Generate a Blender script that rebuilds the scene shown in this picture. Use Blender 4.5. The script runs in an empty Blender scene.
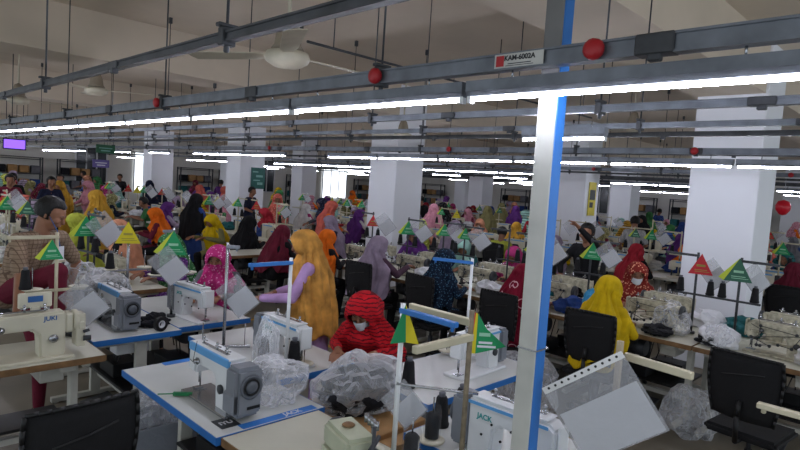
import bpy, bmesh, math, random
from mathutils import Vector, Matrix, noise, Euler
C = bpy.context.scene.collection
R = math.radians
PI = math.pi
rnd = random.Random(11)
# ---------------------------------------------------------------- materials
def srgb(c):
    return tuple(((v/255)/12.92 if v/255 <= .04045 else ((v/255+.055)/1.055)**2.4) for v in c) + (1,)
MC = {}
def mat(name, col, rough=.55, metal=0, var=.08, scale=6, bump=0, bscale=60, spec=.4, sheen=0):
    if name in MC: return MC[name]
    m = bpy.data.materials.new(name); m.use_nodes = True
    n = m.node_tree.nodes; l = m.node_tree.links; b = n['Principled BSDF']
    b.inputs['Roughness'].default_value = rough; b.inputs['Metallic'].default_value = metal
    b.inputs['Specular IOR Level'].default_value = spec
    tc = n.new('ShaderNodeTexCoord'); nz = n.new('ShaderNodeTexNoise'); nz.inputs['Scale'].default_value = scale
    nz.inputs['Detail'].default_value = 3
    l.new(tc.outputs['Object'], nz.inputs['Vector'])
    cr = n.new('ShaderNodeValToRGB'); c = srgb(col)
    cr.color_ramp.elements[0].color = tuple(v*(1-var*2) for v in c[:3])+(1,)
    cr.color_ramp.elements[1].color = tuple(min(1, v*(1+var)) for v in c[:3])+(1,)
    cr.color_ramp.elements[0].position = .3; cr.color_ramp.elements[1].position = .7
    l.new(nz.outputs['Fac'], cr.inputs['Fac']); l.new(cr.outputs['Color'], b.inputs['Base Color'])
    if bump:
        z2 = n.new('ShaderNodeTexNoise'); z2.inputs['Scale'].default_value = bscale
        l.new(tc.outputs['Object'], z2.inputs['Vector'])
        bp = n.new('ShaderNodeBump'); bp.inputs['Strength'].default_value = bump; bp.inputs['Distance'].default_value = .01
        l.new(z2.outputs['Fac'], bp.inputs['Height']); l.new(bp.outputs['Normal'], b.inputs['Normal'])
    MC[name] = m; return m
def cloth(name, col, col2=None, pat=None, scale=14, rough=.85, dist=2.5):
    """fabric; pat in None/stripes/checks/floral/rings"""
    if name in MC: return MC[name]
    m = mat(name, col, rough, 0, .12, 9, .25, 120, .2)
    if pat:
        n = m.node_tree.nodes; l = m.node_tree.links; b = n['Principled BSDF']
        tc = n['Texture Coordinate']; base = b.inputs['Base Color'].links[0].from_socket
        mx = n.new('ShaderNodeMixRGB'); l.new(base, mx.inputs[1]); mx.inputs[2].default_value = srgb(col2)
        if pat == 'stripes' or pat == 'vstripes':
            w = n.new('ShaderNodeTexWave'); w.inputs['Scale'].default_value = scale; w.bands_direction = 'Z' if pat == 'stripes' else 'X'
            w.inputs['Distortion'].default_value = dist if pat == 'stripes' else .2; w.inputs['Detail Scale'].default_value = 1.5
            l.new(tc.outputs['Object'], w.inputs['Vector']); src = w.outputs['Fac']; th = .78 if pat == 'stripes' else .5
        elif pat == 'checks':
            w = n.new('ShaderNodeTexWave'); w.inputs['Scale'].default_value = scale; w.bands_direction = 'Z'
            w2 = n.new('ShaderNodeTexWave'); w2.inputs['Scale'].default_value = scale; w2.bands_direction = 'X'
            l.new(tc.outputs['Object'], w.inputs['Vector']); l.new(tc.outputs['Object'], w2.inputs['Vector'])
            mm = n.new('ShaderNodeMath'); mm.operation = 'MAXIMUM'; l.new(w.outputs['Fac'], mm.inputs[0]); l.new(w2.outputs['Fac'], mm.inputs[1])
            src = mm.outputs[0]; th = .93
        else:
            v = n.new('ShaderNodeTexVoronoi'); v.inputs['Scale'].default_value = scale
            l.new(tc.outputs['Object'], v.inputs['Vector']); src = v.outputs['Distance']; th = .3
            if pat == 'rings':
                pg = n.new('ShaderNodeMath'); pg.operation = 'PINGPONG'; pg.inputs[1].default_value = .33
                l.new(src, pg.inputs[0]); src = pg.outputs[0]; th = .3
        g = n.new('ShaderNodeMath'); g.operation = 'LESS_THAN' if pat == 'floral' else 'GREATER_THAN'; g.inputs[1].default_value = th
        l.new(src, g.inputs[0]); l.new(g.outputs[0], mx.inputs[0]); l.new(mx.outputs[0], b.inputs['Base Color'])
    return m
def glassy(name, col=(235, 238, 245), a=.5, rough=.25, wr=14, up=.5):
    if name in MC: return MC[name]
    m = bpy.data.materials.new(name); m.use_nodes = True
    n = m.node_tree.nodes; l = m.node_tree.links; b = n['Principled BSDF']; out = n['Material Output']
    b.inputs['Base Color'].default_value = srgb(col); b.inputs['Roughness'].default_value = rough
    tr = n.new('ShaderNodeBsdfTransparent'); mx = n.new('ShaderNodeMixShader')
    nz = n.new('ShaderNodeTexNoise'); nz.inputs['Scale'].default_value = wr; nz.inputs['Detail'].default_value = 4; nz.inputs['Distortion'].default_value = 1.2; tc = n.new('ShaderNodeTexCoord'); l.new(tc.outputs['Object'], nz.inputs['Vector'])
    bp = n.new('ShaderNodeBump'); bp.inputs['Strength'].default_value = .5; bp.inputs['Distance'].default_value = .02; l.new(nz.outputs['Fac'], bp.inputs['Height']); l.new(bp.outputs['Normal'], b.inputs['Normal'])
    lw = n.new('ShaderNodeLayerWeight'); lw.inputs['Blend'].default_value = .35; l.new(bp.outputs['Normal'], lw.inputs['Normal'])
    mr = n.new('ShaderNodeMapRange'); mr.inputs[3].default_value = a; mr.inputs[4].default_value = min(1, a+up)
    l.new(lw.outputs['Facing'], mr.inputs[0]); l.new(mr.outputs[0], mx.inputs[0])
    l.new(tr.outputs[0], mx.inputs[1]); l.new(b.outputs[0], mx.inputs[2]); l.new(mx.outputs[0], out.inputs[0])
    MC[name] = m; return m
def emis(name, col, s):
    if name in MC: return MC[name]
    m = bpy.data.materials.new(name); m.use_nodes = True; n = m.node_tree.nodes; b = n['Principled BSDF']
    b.inputs['Base Color'].default_value = srgb(col); b.inputs['Emission Color'].default_value = srgb(col); b.inputs['Emission Strength'].default_value = s
    MC[name] = m; return m
CONC = mat('painted_ceiling_concrete', (206, 192, 174), .9, 0, .04, 1.5)
COLM = mat('column_white_paint', (232, 234, 240), .6, 0, .02, 1.2)
FLOOR = mat('floor_grey_screed', (118, 110, 95), .5, 0, .12, 1.6, .1, 30)
WALLM = mat('far_wall_paint', (222, 220, 214), .8, 0, .05, 1)
GALV = mat('galvanised_steel', (112, 117, 125), .42, .55, .15, 9)
DARKSTEEL = mat('dark_rail_steel', (70, 72, 76), .5, .4, .2, 9)
BLACK = mat('black_plastic', (14, 14, 16), .5, 0, .1)
MESHBLK = mat('black_chair_mesh', (14, 14, 17), .8, 0, .15, 40, .4, 400)
CREAM = mat('cream_enamel', (205, 200, 180), .35, 0, .06, 5)
CREAMTOP = mat('cream_laminate', (196, 194, 178), .38, 0, .05, 3)
WHITETOP = mat('white_laminate', (200, 202, 200), .32, 0, .04, 3)
WOODEDGE = mat('brown_wood_edge', (128, 96, 62), .6, 0, .2, 14)
BLUE = mat('blue_trim', (42, 110, 184), .4, 0, .05)
LBLUE = mat('light_blue_panel', (96, 160, 214), .35, 0, .04)
GREYBOX = mat('grey_motor_plastic', (122, 126, 134), .4, 0, .04)
WHITE = mat('white_enamel', (218, 220, 222), .3, 0, .03)
STEEL = mat('polished_steel', (170, 172, 176), .25, .9, .05)
DGREY = mat('dark_grey_metal', (60, 62, 66), .45, .3, .1)
LEGW = mat('leg_pale_paint', (190, 188, 178), .45, 0, .08)
THREAD = mat('black_thread', (13, 13, 18), .8, 0, .2, 40, .5, 300)
NAVYF = mat('navy_garment_fabric', (15, 16, 24), .85, 0, .3, 20, .5, 60)
PAPER = mat('white_paper', (212, 213, 218), .7, 0, .02)
CARD = mat('cardboard', (166, 128, 84), .8, 0, .1, 8)
BAG = glassy('clear_plastic_bag', (232, 234, 240), .2, .28)
SLEEVE = glassy('plastic_sleeve', (190, 191, 196), .3, .25, 5)
WRAP = glassy('clear_wrap', (210, 215, 225), .03, .1, 10, .12)
REDK = mat('red_plastic', (168, 30, 38), .45, 0, .05)
SKIN = mat('skin_brown', (140, 96, 72), .55, 0, .06, 12)
HAIR = mat('black_hair', (9, 8, 8), .6, 0, .2, 60, .5, 120)
MASKM = mat('white_face_mask', (215, 220, 226), .8, 0, .03)
EYEM = mat('dark_eye', (18, 14, 12), .3)
FANM = mat('cream_fan_enamel', (196, 188, 168), .45, 0, .08)
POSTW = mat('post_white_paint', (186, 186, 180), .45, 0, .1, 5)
TUBE = emis('tube_light_glow', (236, 238, 255), 30)
LABEL = mat('decal_blue_ink', (40, 90, 150), .5)
INKD = mat('decal_dark_ink', (40, 42, 48), .5)
YEL = mat('yellow_floor_tape', (196, 150, 52), .6)
# ---------------------------------------------------------------- geometry collector
class G:
    def __init__(s): s.v = []; s.f = []; s.m = []; s.s = []
    def add(s, vs, fs, m=0, sm=False, M=None):
        o = len(s.v)
        for p in vs: s.v.append(tuple(M @ Vector(p)) if M else tuple(p))
        for f in fs: s.f.append([i+o for i in f]); s.m.append(m); s.s.append(sm)
        return s
    def box(s, c, d, m=0, M=None, rz=0, R3=None):
        x, y, z = d[0]/2, d[1]/2, d[2]/2
        T = Matrix.Translation(c) @ (R3 if R3 else Matrix.Rotation(rz, 4, 'Z'))
        if M: T = M @ T
        vs = [(a, b, e) for a in (-x, x) for b in (-y, y) for e in (-z, z)]
        return s.add(vs, [(0, 1, 3, 2), (4, 6, 7, 5), (0, 4, 5, 1), (2, 3, 7, 6), (0, 2, 6, 4), (1, 5, 7, 3)], m, False, T)
    def cyl(s, a, b, r0, r1=None, n=10, m=0, caps=True, M=None):
        a = Vector(a); b = Vector(b); r1 = r0 if r1 is None else r1
        d = (b-a).normalized(); u = d.orthogonal().normalized(); w = d.cross(u)
        vs = []
        for p, r in ((a, r0), (b, r1)):
            for i in range(n):
                t = 2*PI*i/n; vs.append(tuple(p+u*(r*math.cos(t))+w*(r*math.sin(t))))
        fs = [(i, (i+1) % n, n+(i+1) % n, n+i) for i in range(n)]
        s.add(vs, fs, m, n > 5, M)
        if caps:
            s.add(vs, [tuple(range(n))[::-1], tuple(range(n, 2*n))], m, False, M)
        return s
    def tube(s, pts, r, n=8, m=0, M=None):
        for i in range(len(pts)-1): s.cyl(pts[i], pts[i+1], r, r, n, m, True, M)
        return s
    def lathe(s, prof, n=16, m=0, M=None, caps=True):
        vs = []
        for r, z in prof:
            for i in range(n): vs.append((r*math.cos(2*PI*i/n), r*math.sin(2*PI*i/n), z))
        fs = []
        for k in range(len(prof)-1):
            for i in range(n): fs.append((k*n+i, k*n+(i+1) % n, (k+1)*n+(i+1) % n, (k+1)*n+i))
        if caps: fs.append(tuple(range(n))[::-1]); fs.append(tuple(range((len(prof)-1)*n, len(prof)*n)))
        return s.add(vs, fs, m, True, M)
    def prism(s, poly, y0, y1, m=0, M=None):   # polygon in XZ extruded along Y
        n = len(poly); vs = [(x, y0, z) for x, z in poly]+[(x, y1, z) for x, z in poly]
        fs = [tuple(range(n)), tuple(range(n, 2*n))[::-1]]+[(i, n+i, n+(i+1) % n, (i+1) % n) for i in range(n)]
        return s.add(vs, fs, m, False, M)
    def ball(s, c, r, m=0, n=10, M=None):
        rr = r if isinstance(r, (tuple, list)) else (r, r, r)
        vs = []; k = n//2+1
        for j in range(k+1):
            ph = PI*j/k
            for i in range(n):
                t = 2*PI*i/n
                vs.append((c[0]+rr[0]*math.sin(ph)*math.cos(t), c[1]+rr[1]*math.sin(ph)*math.sin(t), c[2]+rr[2]*math.cos(ph)))
        fs = [(j*n+i, (j+1)*n+i, (j+1)*n+(i+1) % n, j*n+(i+1) % n) for j in range(k) for i in range(n)]
        return s.add(vs, fs, m, True, M)
    def mesh(s, name, mats, bevel=0, seg=1):
        me = bpy.data.meshes.new(name); me.from_pydata(s.v, [], s.f)
        me.polygons.foreach_set('material_index', s.m); me.polygons.foreach_set('use_smooth', s.s)
        for m in (mats if isinstance(mats, (list, tuple)) else [mats]): me.materials.append(m)
        bm = bmesh.new(); bm.from_mesh(me); bmesh.ops.remove_doubles(bm, verts=bm.verts, dist=1e-6)
        bmesh.ops.recalc_face_normals(bm, faces=bm.faces)
        if bevel:
            es = [e for e in bm.edges if len(e.link_faces) == 2 and e.calc_face_angle(0) > R(40)]
            bmesh.ops.bevel(bm, geom=es, offset=bevel, segments=seg, affect='EDGES', clamp_overlap=True)
        bm.to_mesh(me); bm.free(); me.update(); return me
    def obj(s, name, mats, parent=None, bevel=0, seg=1, loc=None, rz=0):
        o = bpy.data.objects.new(name, s.mesh(name, mats, bevel, seg)); C.objects.link(o)
        if parent: o.parent = parent
        if loc: o.location = loc
        if rz: o.rotation_euler = (0, 0, rz)
        return o
def tag(o, label=None, cat=None, group=None, kind=None):
    for k, v in (('label', label), ('category', cat), ('group', group), ('kind', kind)):
        if v: o[k] = v
    return o
def empty(name, loc=(0, 0, 0), rz=0):
    o = bpy.data.objects.new(name, None); C.objects.link(o); o.location = loc; o.rotation_euler = (0, 0, rz); o.empty_display_size = .1
    return o
KIDS = {}
def kids(o): return [c for c in bpy.data.objects if c.parent == o]
def dup(o, loc=None, rz=None, mats=None, top=True, label=None, group=None):
    """a thing with its parts and their parts"""
    c = o.copy(); C.objects.link(c)
    if top:
        c.location = loc if loc is not None else o.location
        if rz is not None: c.rotation_euler = (0, 0, rz)
        for k in ('label', 'group'):
            if k in c: del c[k]
        tag(c, label, None, group)
    if mats:
        for i, sl in enumerate(c.material_slots):
            mm = mats.get(stem(o.name)+str(i)) or mats.get(stem(o.name))
            if mm: sl.link = 'OBJECT'; sl.material = mm
    if o.name not in KIDS: KIDS[o.name] = kids(o)
    for k in KIDS[o.name]:
        d = dup(k, mats=mats, top=False); d.parent = c
    return c
def stem(n): return n.split('.')[0]
def kill(o):
    for k in kids(o): kill(k)
    bpy.data.objects.remove(o, do_unlink=True)
def text_obj(s, name, size, m, parent, loc, rot, ext=.0008, bold=True):
    cu = bpy.data.curves.new(name, 'FONT'); cu.body = s; cu.size = size; cu.extrude = ext; cu.align_x = 'CENTER'; cu.align_y = 'CENTER'
    if bold: cu.offset = size*.025
    t = bpy.data.objects.new('tmp', cu); C.objects.link(t)
    dg = bpy.context.evaluated_depsgraph_get(); dg.update()
    me = bpy.data.meshes.new_from_object(t.evaluated_get(dg)); bpy.data.objects.remove(t)
    me.materials.clear(); me.materials.append(m)
    o = bpy.data.objects.new(name, me); C.objects.link(o); o.parent = parent; o.location = loc; o.rotation_euler = rot
    return o
# ---------------------------------------------------------------- setting
def struct(g, name, m, bevel=0):
    o = g.obj(name, m, bevel=bevel); o['kind'] = 'structure'; return o
struct(G().box((16, 17, -.05), (40, 42, .1)), 'floor', FLOOR)
CZ, BZ = 3.85, 3.28
struct(G().box((16, 17, CZ+.05), (40, 42, .1)), 'ceiling', CONC)
for i, y in enumerate((-4.25, 1.8, 7.85, 13.9, 19.95, 26.0)):
    struct(G().box((16, y+.38, (CZ+BZ)/2), (40, .76, CZ-BZ)), 'trim_%d' % (i+1), CONC)
struct(G().box((16, 30.6, 1.95), (40, .2, 3.9)), 'wall_far_left', WALLM)
struct(G().box((31.1, 17, 1.95), (.2, 42, 3.9)), 'wall_far_right', WALLM)
# columns (measured one by one: corner nearest the axes, side .75)
cols = [(7.56, 1.77), (7.78, 7.84), (8.12, 14.14), (8.22, 20.2), (13.58, 6.96), (13.9, 13.6), (14.2, 19.8), (14.2, 25.9), (19.7, 8.4), (20.0, 14.9), (20.4, 21), (25.6, 11.2), (26, 20.6), (26, 27), (2.0, 20.2), (13.5, .9), (19.7, 2.4), (26, 4.5)]
for i, (x, y) in enumerate(cols):
    struct(G().box((x+.375, y+.375, CZ/2), (.75, .75, CZ)), 'trim_column_%d' % (i+1), COLM, .01)
# yellow lane tape on the floor
for i, (x, y, lx, ly) in enumerate(((4.35, 3.5, .06, 7.0), (3.75, 6.9, 1.3, .06))):
    struct(G().box((x, y, .002), (lx, ly, .004)), 'floor_tape_%d' % (i+1), YEL)
for i, (x, w) in enumerate(((4.3, 1.6), (12.2, 1.4), (24.5, 2.0))):
    o = struct(G().box((x, 30.47, 1.7), (w, .06, 2.0)), 'window_%d' % (i+11), emis('added_bright_pane', (225, 232, 240), 1.1))  # glowing panes added to brighten the far left wall
    g = G()
    for k in range(4): g.box((x-w/2+k*w/3, 30.43, 1.7), (.06, .06, 2.05))
    for z in (.7, 2.7): g.box((x, 30.43, z), (w, .06, .06))
    g.obj('window_frame', WHITE, o)
# dark glazing and shelves in the far wall
for i, (x, w) in enumerate(((9.5, 1.4), (19, 1.6))):
    g = G().box((x, 30.48, 1.9), (w, .06, 1.9)); o = struct(g, 'window_%d' % (i+1), mat('dark_window_glass', (40, 46, 52), .2))
    g = G()
    for k in range(4): g.box((x-w/2+k*w/3, 30.44, 1.9), (.06, .06, 1.95))
    for z in (.95, 2.85): g.box((x, 30.44, z), (w, .06, .06))
    g.obj('window_frame', WHITE, o)
for i, (y, w) in enumerate(((15.2, 1.6), (24, 2.2))):
    g = G().box((30.98, y, 1.9), (.06, w, 1.7)); o = struct(g, 'window_%d' % (i+6), mat('dark_window_glass', (40, 46, 52), .2))
    g = G()
    for k in range(4): g.box((30.94, y-w/2+k*w/3, 1.9), (.06, .06, 1.75))
    for z in (1.05, 2.75): g.box((30.94, y, z), (.06, w, .06))
    g.obj('window_frame', WHITE, o)
# ---------------------------------------------------------------- lamps, rails, fans overhead
def anchor_z(y):
    for k in range(-1, 7):
        y0 = 1.8+6.04*k
        if y0-.02 <= y <= y0+.78: return BZ
    return CZ
def in_col(x, y, m=.1):
    return any(a-m < x < a+.75+m and b-m < y < b+.75+m for a, b in cols)
def clear_spans(x, y0, y1, m=.12):
    """stretches of the line x = const that no column blocks"""
    cuts = sorted((b-.1, b+.85) for a, b in cols if a-m < x < a+.75+m)
    out = []; cur = y0
    for a, b in cuts:
        if b < cur or a > y1: continue
        if a > cur: out.append((cur, a))
        cur = max(cur, b)
    if cur < y1: out.append((cur, y1))
    return out
def rail(x, z, y0, y1, label, h=.055, wd=.05, m=GALV, knobs=(), rods=2.35, near=False, group=None):
    t = empty('busbar_rail', (x, y0, z)); tag(t, label, 'cable rail', group)
    L = y1-y0
    g = G().box((0, L/2, 0), (wd*.7, L, h)); g.box((0, L/2, h/2), (wd, L, .008)); g.box((0, L/2, -h/2), (wd, L, .008))
    g.obj('trunking', m, t)
    k = .45
    while k < L:
        g = G(); zt = anchor_z(y0+k)-z
        g.cyl((0, k, h/2), (0, k, zt-.05), .0055, n=6); g.box((0, k, zt-.04), (.035, .035, .07))
        g.obj('hanger_rod', DARKSTEEL, t)
        g = G().box((0, k, 0), (wd+.02, .035, h+.035)); g.box((0, k, h/2+.025), (wd+.045, .03, .014)); g.cyl((0, k, -h/2-.04), (0, k, -h/2), .012, n=6)
        g.obj('clamp', DARKSTEEL, t, bevel=.003)
        if near or k < 12:
            g = G().box((0, k+1.1, 0), (wd+.012, .12, h+.01)); g.box((-.01, k+1.1, -h/2-.01), (.03, .04, .03)); g.obj('joint_cover', DARKSTEEL, t, bevel=.004)
        k += rods
    for ky in knobs:
        g = G().lathe([(.0, 0), (.03, 0), (.036, .012), (.034, .028), (.02, .036), (0, .037)], 14, 0, Matrix.Translation((-wd/2, ky-y0, 0)) @ Matrix.Rotation(-PI/2, 4, 'Y'))
        g.obj('red_knob', REDK, t)
    return t
main = rail(1.85, 2.48, -.8, 30, 'thick grey busbar rail with maker plate, above the brightest tube lamps', knobs=(.94, 2.0, 4.4), near=True)
g = G().box((0, 0, 0), (.002, .21, .05)); pl = g.obj('maker_plate', mat('plate_silver', (186, 186, 182), .4), main, loc=(-.0275, 2.04, 0))
G().box((0, 0, 0), (.002, .035, .04)).obj('red_emblem', REDK, pl, loc=(-.001, .08, 0))
text_obj('KAM-6002A', 'plate_lettering', .026, INKD, pl, (-.002, -.005, .008), (PI/2, 0, -PI/2))
G().box((0, -.005, -.012), (.001, .1, .003)).box((0, -.005, -.019), (.001, .12, .002)).obj('print_line', INKD, pl, loc=(-.0015, 0, 0))
rail(1.07, 2.49, -.8, 30, 'grey busbar rail crossing the upper left in front of the fans', knobs=(), h=.03, wd=.035, m=DARKSTEEL)
rail(3.12, 2.49, -.8, 30, 'thin grey rail over the aisle, first behind the blue post', h=.032, knobs=(), rods=1.9)
rail(4.15, 2.52, -.8, 30, 'second thin grey rail over the aisle behind the blue post', h=.03, rods=2.1)
ORD = ['first', 'second', 'third', 'fourth', 'fifth', 'sixth', 'seventh', 'eighth', 'ninth']
ROWX = [1.85, 5.95, 10.05, 14.15, 18.3, 22.4, 26.5]
for i, x in enumerate(ROWX[1:]):
    y0 = -.5 if i < 3 else .5*i
    for a, b in clear_spans(x, y0+x*.15, 30):
        rail(x, 2.49, a, b, 'busbar rail above the lamps of the %s sewing row back' % ORD[i+1], knobs=[k for k in (1.95, 5.0, 9.3) if a < k < b] if i < 2 else (), rods=2.35, h=.05, group='busbar rails over sewing row %d' % (i+2), m=GALV if i < 2 else DARKSTEEL)
    for xx in (x-.85, x+1.2):
        for a, b in clear_spans(xx, y0+x*.15, 28):
            if b-a > 1.5: rail(xx, 2.56, a, b, 'thin cable rail beside the lamps of the %s sewing row back' % ORD[i+1], h=.034, wd=.035, rods=2.6, m=DARKSTEEL, group='thin cable rails over sewing row %d' % (i+2))
def make_lamp(L=1.18):
    t = empty('tube_light')
    g = G().prism([(-.01, .0), (-.024, .02), (-.024, .06), (.024, .06), (.024, .02), (.01, .0)], 0, L)
    g.obj('reflector', GALV, t)
    G().cyl((0, .02, -.009), (0, L-.02, -.009), .0085, n=8).obj('glass_tube', TUBE, t)
    g = G().box((0, .01, -.01), (.024, .018, .03)); g.obj('end_cap', WHITE, t); G().box((0, L-.01, -.01), (.024, .018, .03)).obj('end_cap', WHITE, t)
    g = G().cyl((0, .2, .055), (0, .2, .1), .004, n=6); g.obj('clip', STEEL, t)
    G().cyl((0, L-.2, .055), (0, L-.2, .1), .004, n=6).obj('clip', STEEL, t)
    return t
lamp0 = make_lamp(); first = True
for i, x in enumerate(ROWX):
    y = -.9 if i == 0 else max(-.5, x*.17-.6); n = 0
    while y < 28:
        on = i == 0 or rnd.random() > (.3, .35, .5, .55, .6, .6)[i-1]
        if on and not in_col(x, y, .15) and not in_col(x, y+1.18, .15) and not in_col(x, y+.6, .15):
            lb = ('bright tube lamp over the nearest tables, %s from the blue post going left' % ORD[n-2]) if i == 0 and 2 <= n < 10 else ('bright tube lamp in the long line over the nearest tables' if i == 0 else 'white tube lamp hanging over the %s sewing row back' % ORD[i])
            gp = None if i == 0 and 2 <= n < 10 else 'tube lamps over sewing row %d' % (i+1)
            if first:
                lamp0.location = (x, y, 2.36); tag(lamp0, lb, 'lamp', gp); first = False
            else: dup(lamp0, (x, y, 2.36), label=lb, group=gp)
        n += 1; y += 1.2
lamp0['category'] = 'lamp'
dup(lamp0, (3.39, 1.63, 2.36), label='single white tube lamp over the aisle just right of the post')
bpy.data.objects[[o.name for o in bpy.data.objects if o.get('label', '').startswith('single white')][0]].scale = (1, .5, 1)
def make_fan():
    t = empty('ceiling_fan')
    G().lathe([(.0, -.075), (.09, -.07), (.14, -.04), (.15, -.01), (.14, .02), (.06, .04), (0, .05)], 22).obj('motor_housing', FANM, t)
    G().lathe([(.11, .04), (.09, .07), (.078, .15), (.05, .225), (.02, .24), (.013, .245)], 16).obj('canopy', mat('aged_fan_cup', (150, 138, 120), .6), t)
    for k in range(3):
        a = 2*PI*k/3+.35; M = Matrix.Rotation(a, 4, 'Z') @ Matrix.Rotation(R(9), 4, 'X')
        G().add([(.12, -.03, 0), (.25, -.065, 0), (.72, -.075, 0), (.74, .0, 0), (.72, .06, 0), (.25, .05, 0), (.12, .03, 0), (.12, -.03, .006), (.25, -.065, .006), (.72, -.075, .006), (.74, .0, .006), (.72, .06, .006), (.25, .05, .006), (.12, .03, .006)],
                [tuple(range(7))[::-1], tuple(range(7, 14))]+[(j, (j+1) % 7, 7+(j+1) % 7, 7+j) for j in range(7)], 0, False, M).obj('blade', FANM, t)
    return t
fan0 = make_fan()
fl = [((2.22, 3.33, 2.79), 'large cream ceiling fan hanging just above the brightest tube lamps'), ((2.75, 8.7, 3.0), 'cream ceiling fan at upper left behind the thin rail'), ((2.2, 10.4, 2.88), 'far cream ceiling fan at the left edge of the hall'),
      ((6.9, 6.85, 2.8), 'small cream fan in front of the middle white column'), ((9.0, 3.9, 3.1), 'cream ceiling fan left of the big right column'), ((9.3, 10.6, 3.0), 'distant ceiling fan behind the middle white column')]
for i, (p, lb) in enumerate(fl):
    o = fan0 if i == 0 else dup(fan0, p, rz=rnd.random()*2)
    o.location = p; tag(o, lb, 'fan')
    if i == 0: o.rotation_euler = (0, 0, -.35)
for o in [q for q in bpy.data.objects if stem(q.name) == 'ceiling_fan']:
    G().cyl((0, 0, .15), (0, 0, anchor_z(o.location.y)-o.location.z), .013, n=8).obj('down_rod', FANM, o)
G().tube([(3.1, 4.35, 3.2), (5.2, 4.35, 3.2), (8.5, 4.35, 3.2)], .012, 6).obj('conduit_pipe', DARKSTEEL)
tag(bpy.data.objects['conduit_pipe'], 'thin dark conduit pipe crossing the ceiling right of the large fan', 'pipe')
for yy in (4.35,):
    p = bpy.data.objects['conduit_pipe']
    for xx in (3.4, 6.0, 8.2): G().cyl((xx, yy, 3.2), (xx, yy, CZ), .006, n=6).obj('hanger', DARKSTEEL, p)
# blue and white post
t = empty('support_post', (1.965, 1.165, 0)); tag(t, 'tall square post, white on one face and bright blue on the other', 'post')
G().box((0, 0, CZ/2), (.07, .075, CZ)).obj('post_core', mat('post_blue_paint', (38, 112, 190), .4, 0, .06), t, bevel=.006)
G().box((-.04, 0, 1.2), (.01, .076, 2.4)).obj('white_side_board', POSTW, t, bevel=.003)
G().box((-.04, 0, 3.12), (.01, .074, 1.44)).obj('shaded_side_board', mat('post_shade_tone', (112, 112, 112), .5), t, bevel=.003)  # shade above the lamp housing, put into the board's colour as grey
G().box((-.002, 0, 1.40), (.09, .084, .006)).obj('tie_wire', STEEL, t)
# ---------------------------------------------------------------- furniture kinds
def make_table(name, L, D, topm, edgem, legm, blue=False):
    t = empty(name)
    G().box((0, 0, .765), (L-.008, D-.008, .03)).obj('tabletop', topm, t, bevel=.003)
    g = G()
    for sy in (-1, 1): g.box((0, sy*(D/2-.002), .76), (L, .004, .036))
    for sx in (-1, 1): g.box((sx*(L/2-.002), 0, .76), (.004, D, .036))
    g.box((0, 0, .742), (L-.01, D-.01, .012)); g.obj('edge_band', edgem, t)
    for sx in (-1, 1):
        g = G(); x = sx*(L/2-.1)
        g.box((x, 0, .03), (.05, D-.06, .04)); g.box((x, .05, .38), (.045, .08, .68)); g.box((x, 0, .72), (.05, D-.12, .035))
        for sy in (-1, 1): g.cyl((x, sy*(D/2-.07), 0), (x, sy*(D/2-.07), .02), .022, n=10)
        g.obj('leg', legm, t, bevel=.004)
    G().box((0, .08, .2), (L-.2, .04, .04)).obj('crossbar', legm, t)
    G().box((0, -.05, .1), (.36, .22, .014), R3=Matrix.Rotation(R(12), 4, 'X')).obj('treadle', DGREY, t, bevel=.003)
    g = G().box((L/2-.26, .03, .66), (.14, .24, .13)); g.box((L/2-.2, -.2, .71), (.09, .05, .05)); g.obj('control_box', WHITE if blue else LEGW, t, bevel=.006)
    G().cyl((-.16, .04, .58), (.02, .04, .58), .075, n=14).box((-.07, .04, .67), (.05, .12, .12)).obj('drive_motor', DGREY, t)
    G().box((0, .12, .3), (L-.3, .3, .02)).box((-.1, .12, .36), (.3, .22, .1)).obj('lower_tray', BLACK, t, bevel=.004)
    g = G()
    for q in range(4): g.cyl((-.1+q*.09, .1, .73), (-.1+q*.07, .06, .35+.05*q), .005, n=5)
    g.obj('cable', BLACK, t)
    return t
def mach_body(kind):
    """profile in XZ of pillar, arm and head, then rounded"""
    h = .275
    return [(.07, .0), (.2, .0), (.2, h), (-.2, h-.005), (-.235, h-.03), (-.235, .125), (-.16, .118), (-.15, .175), (.03, .178), (.062, .15)]
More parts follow.
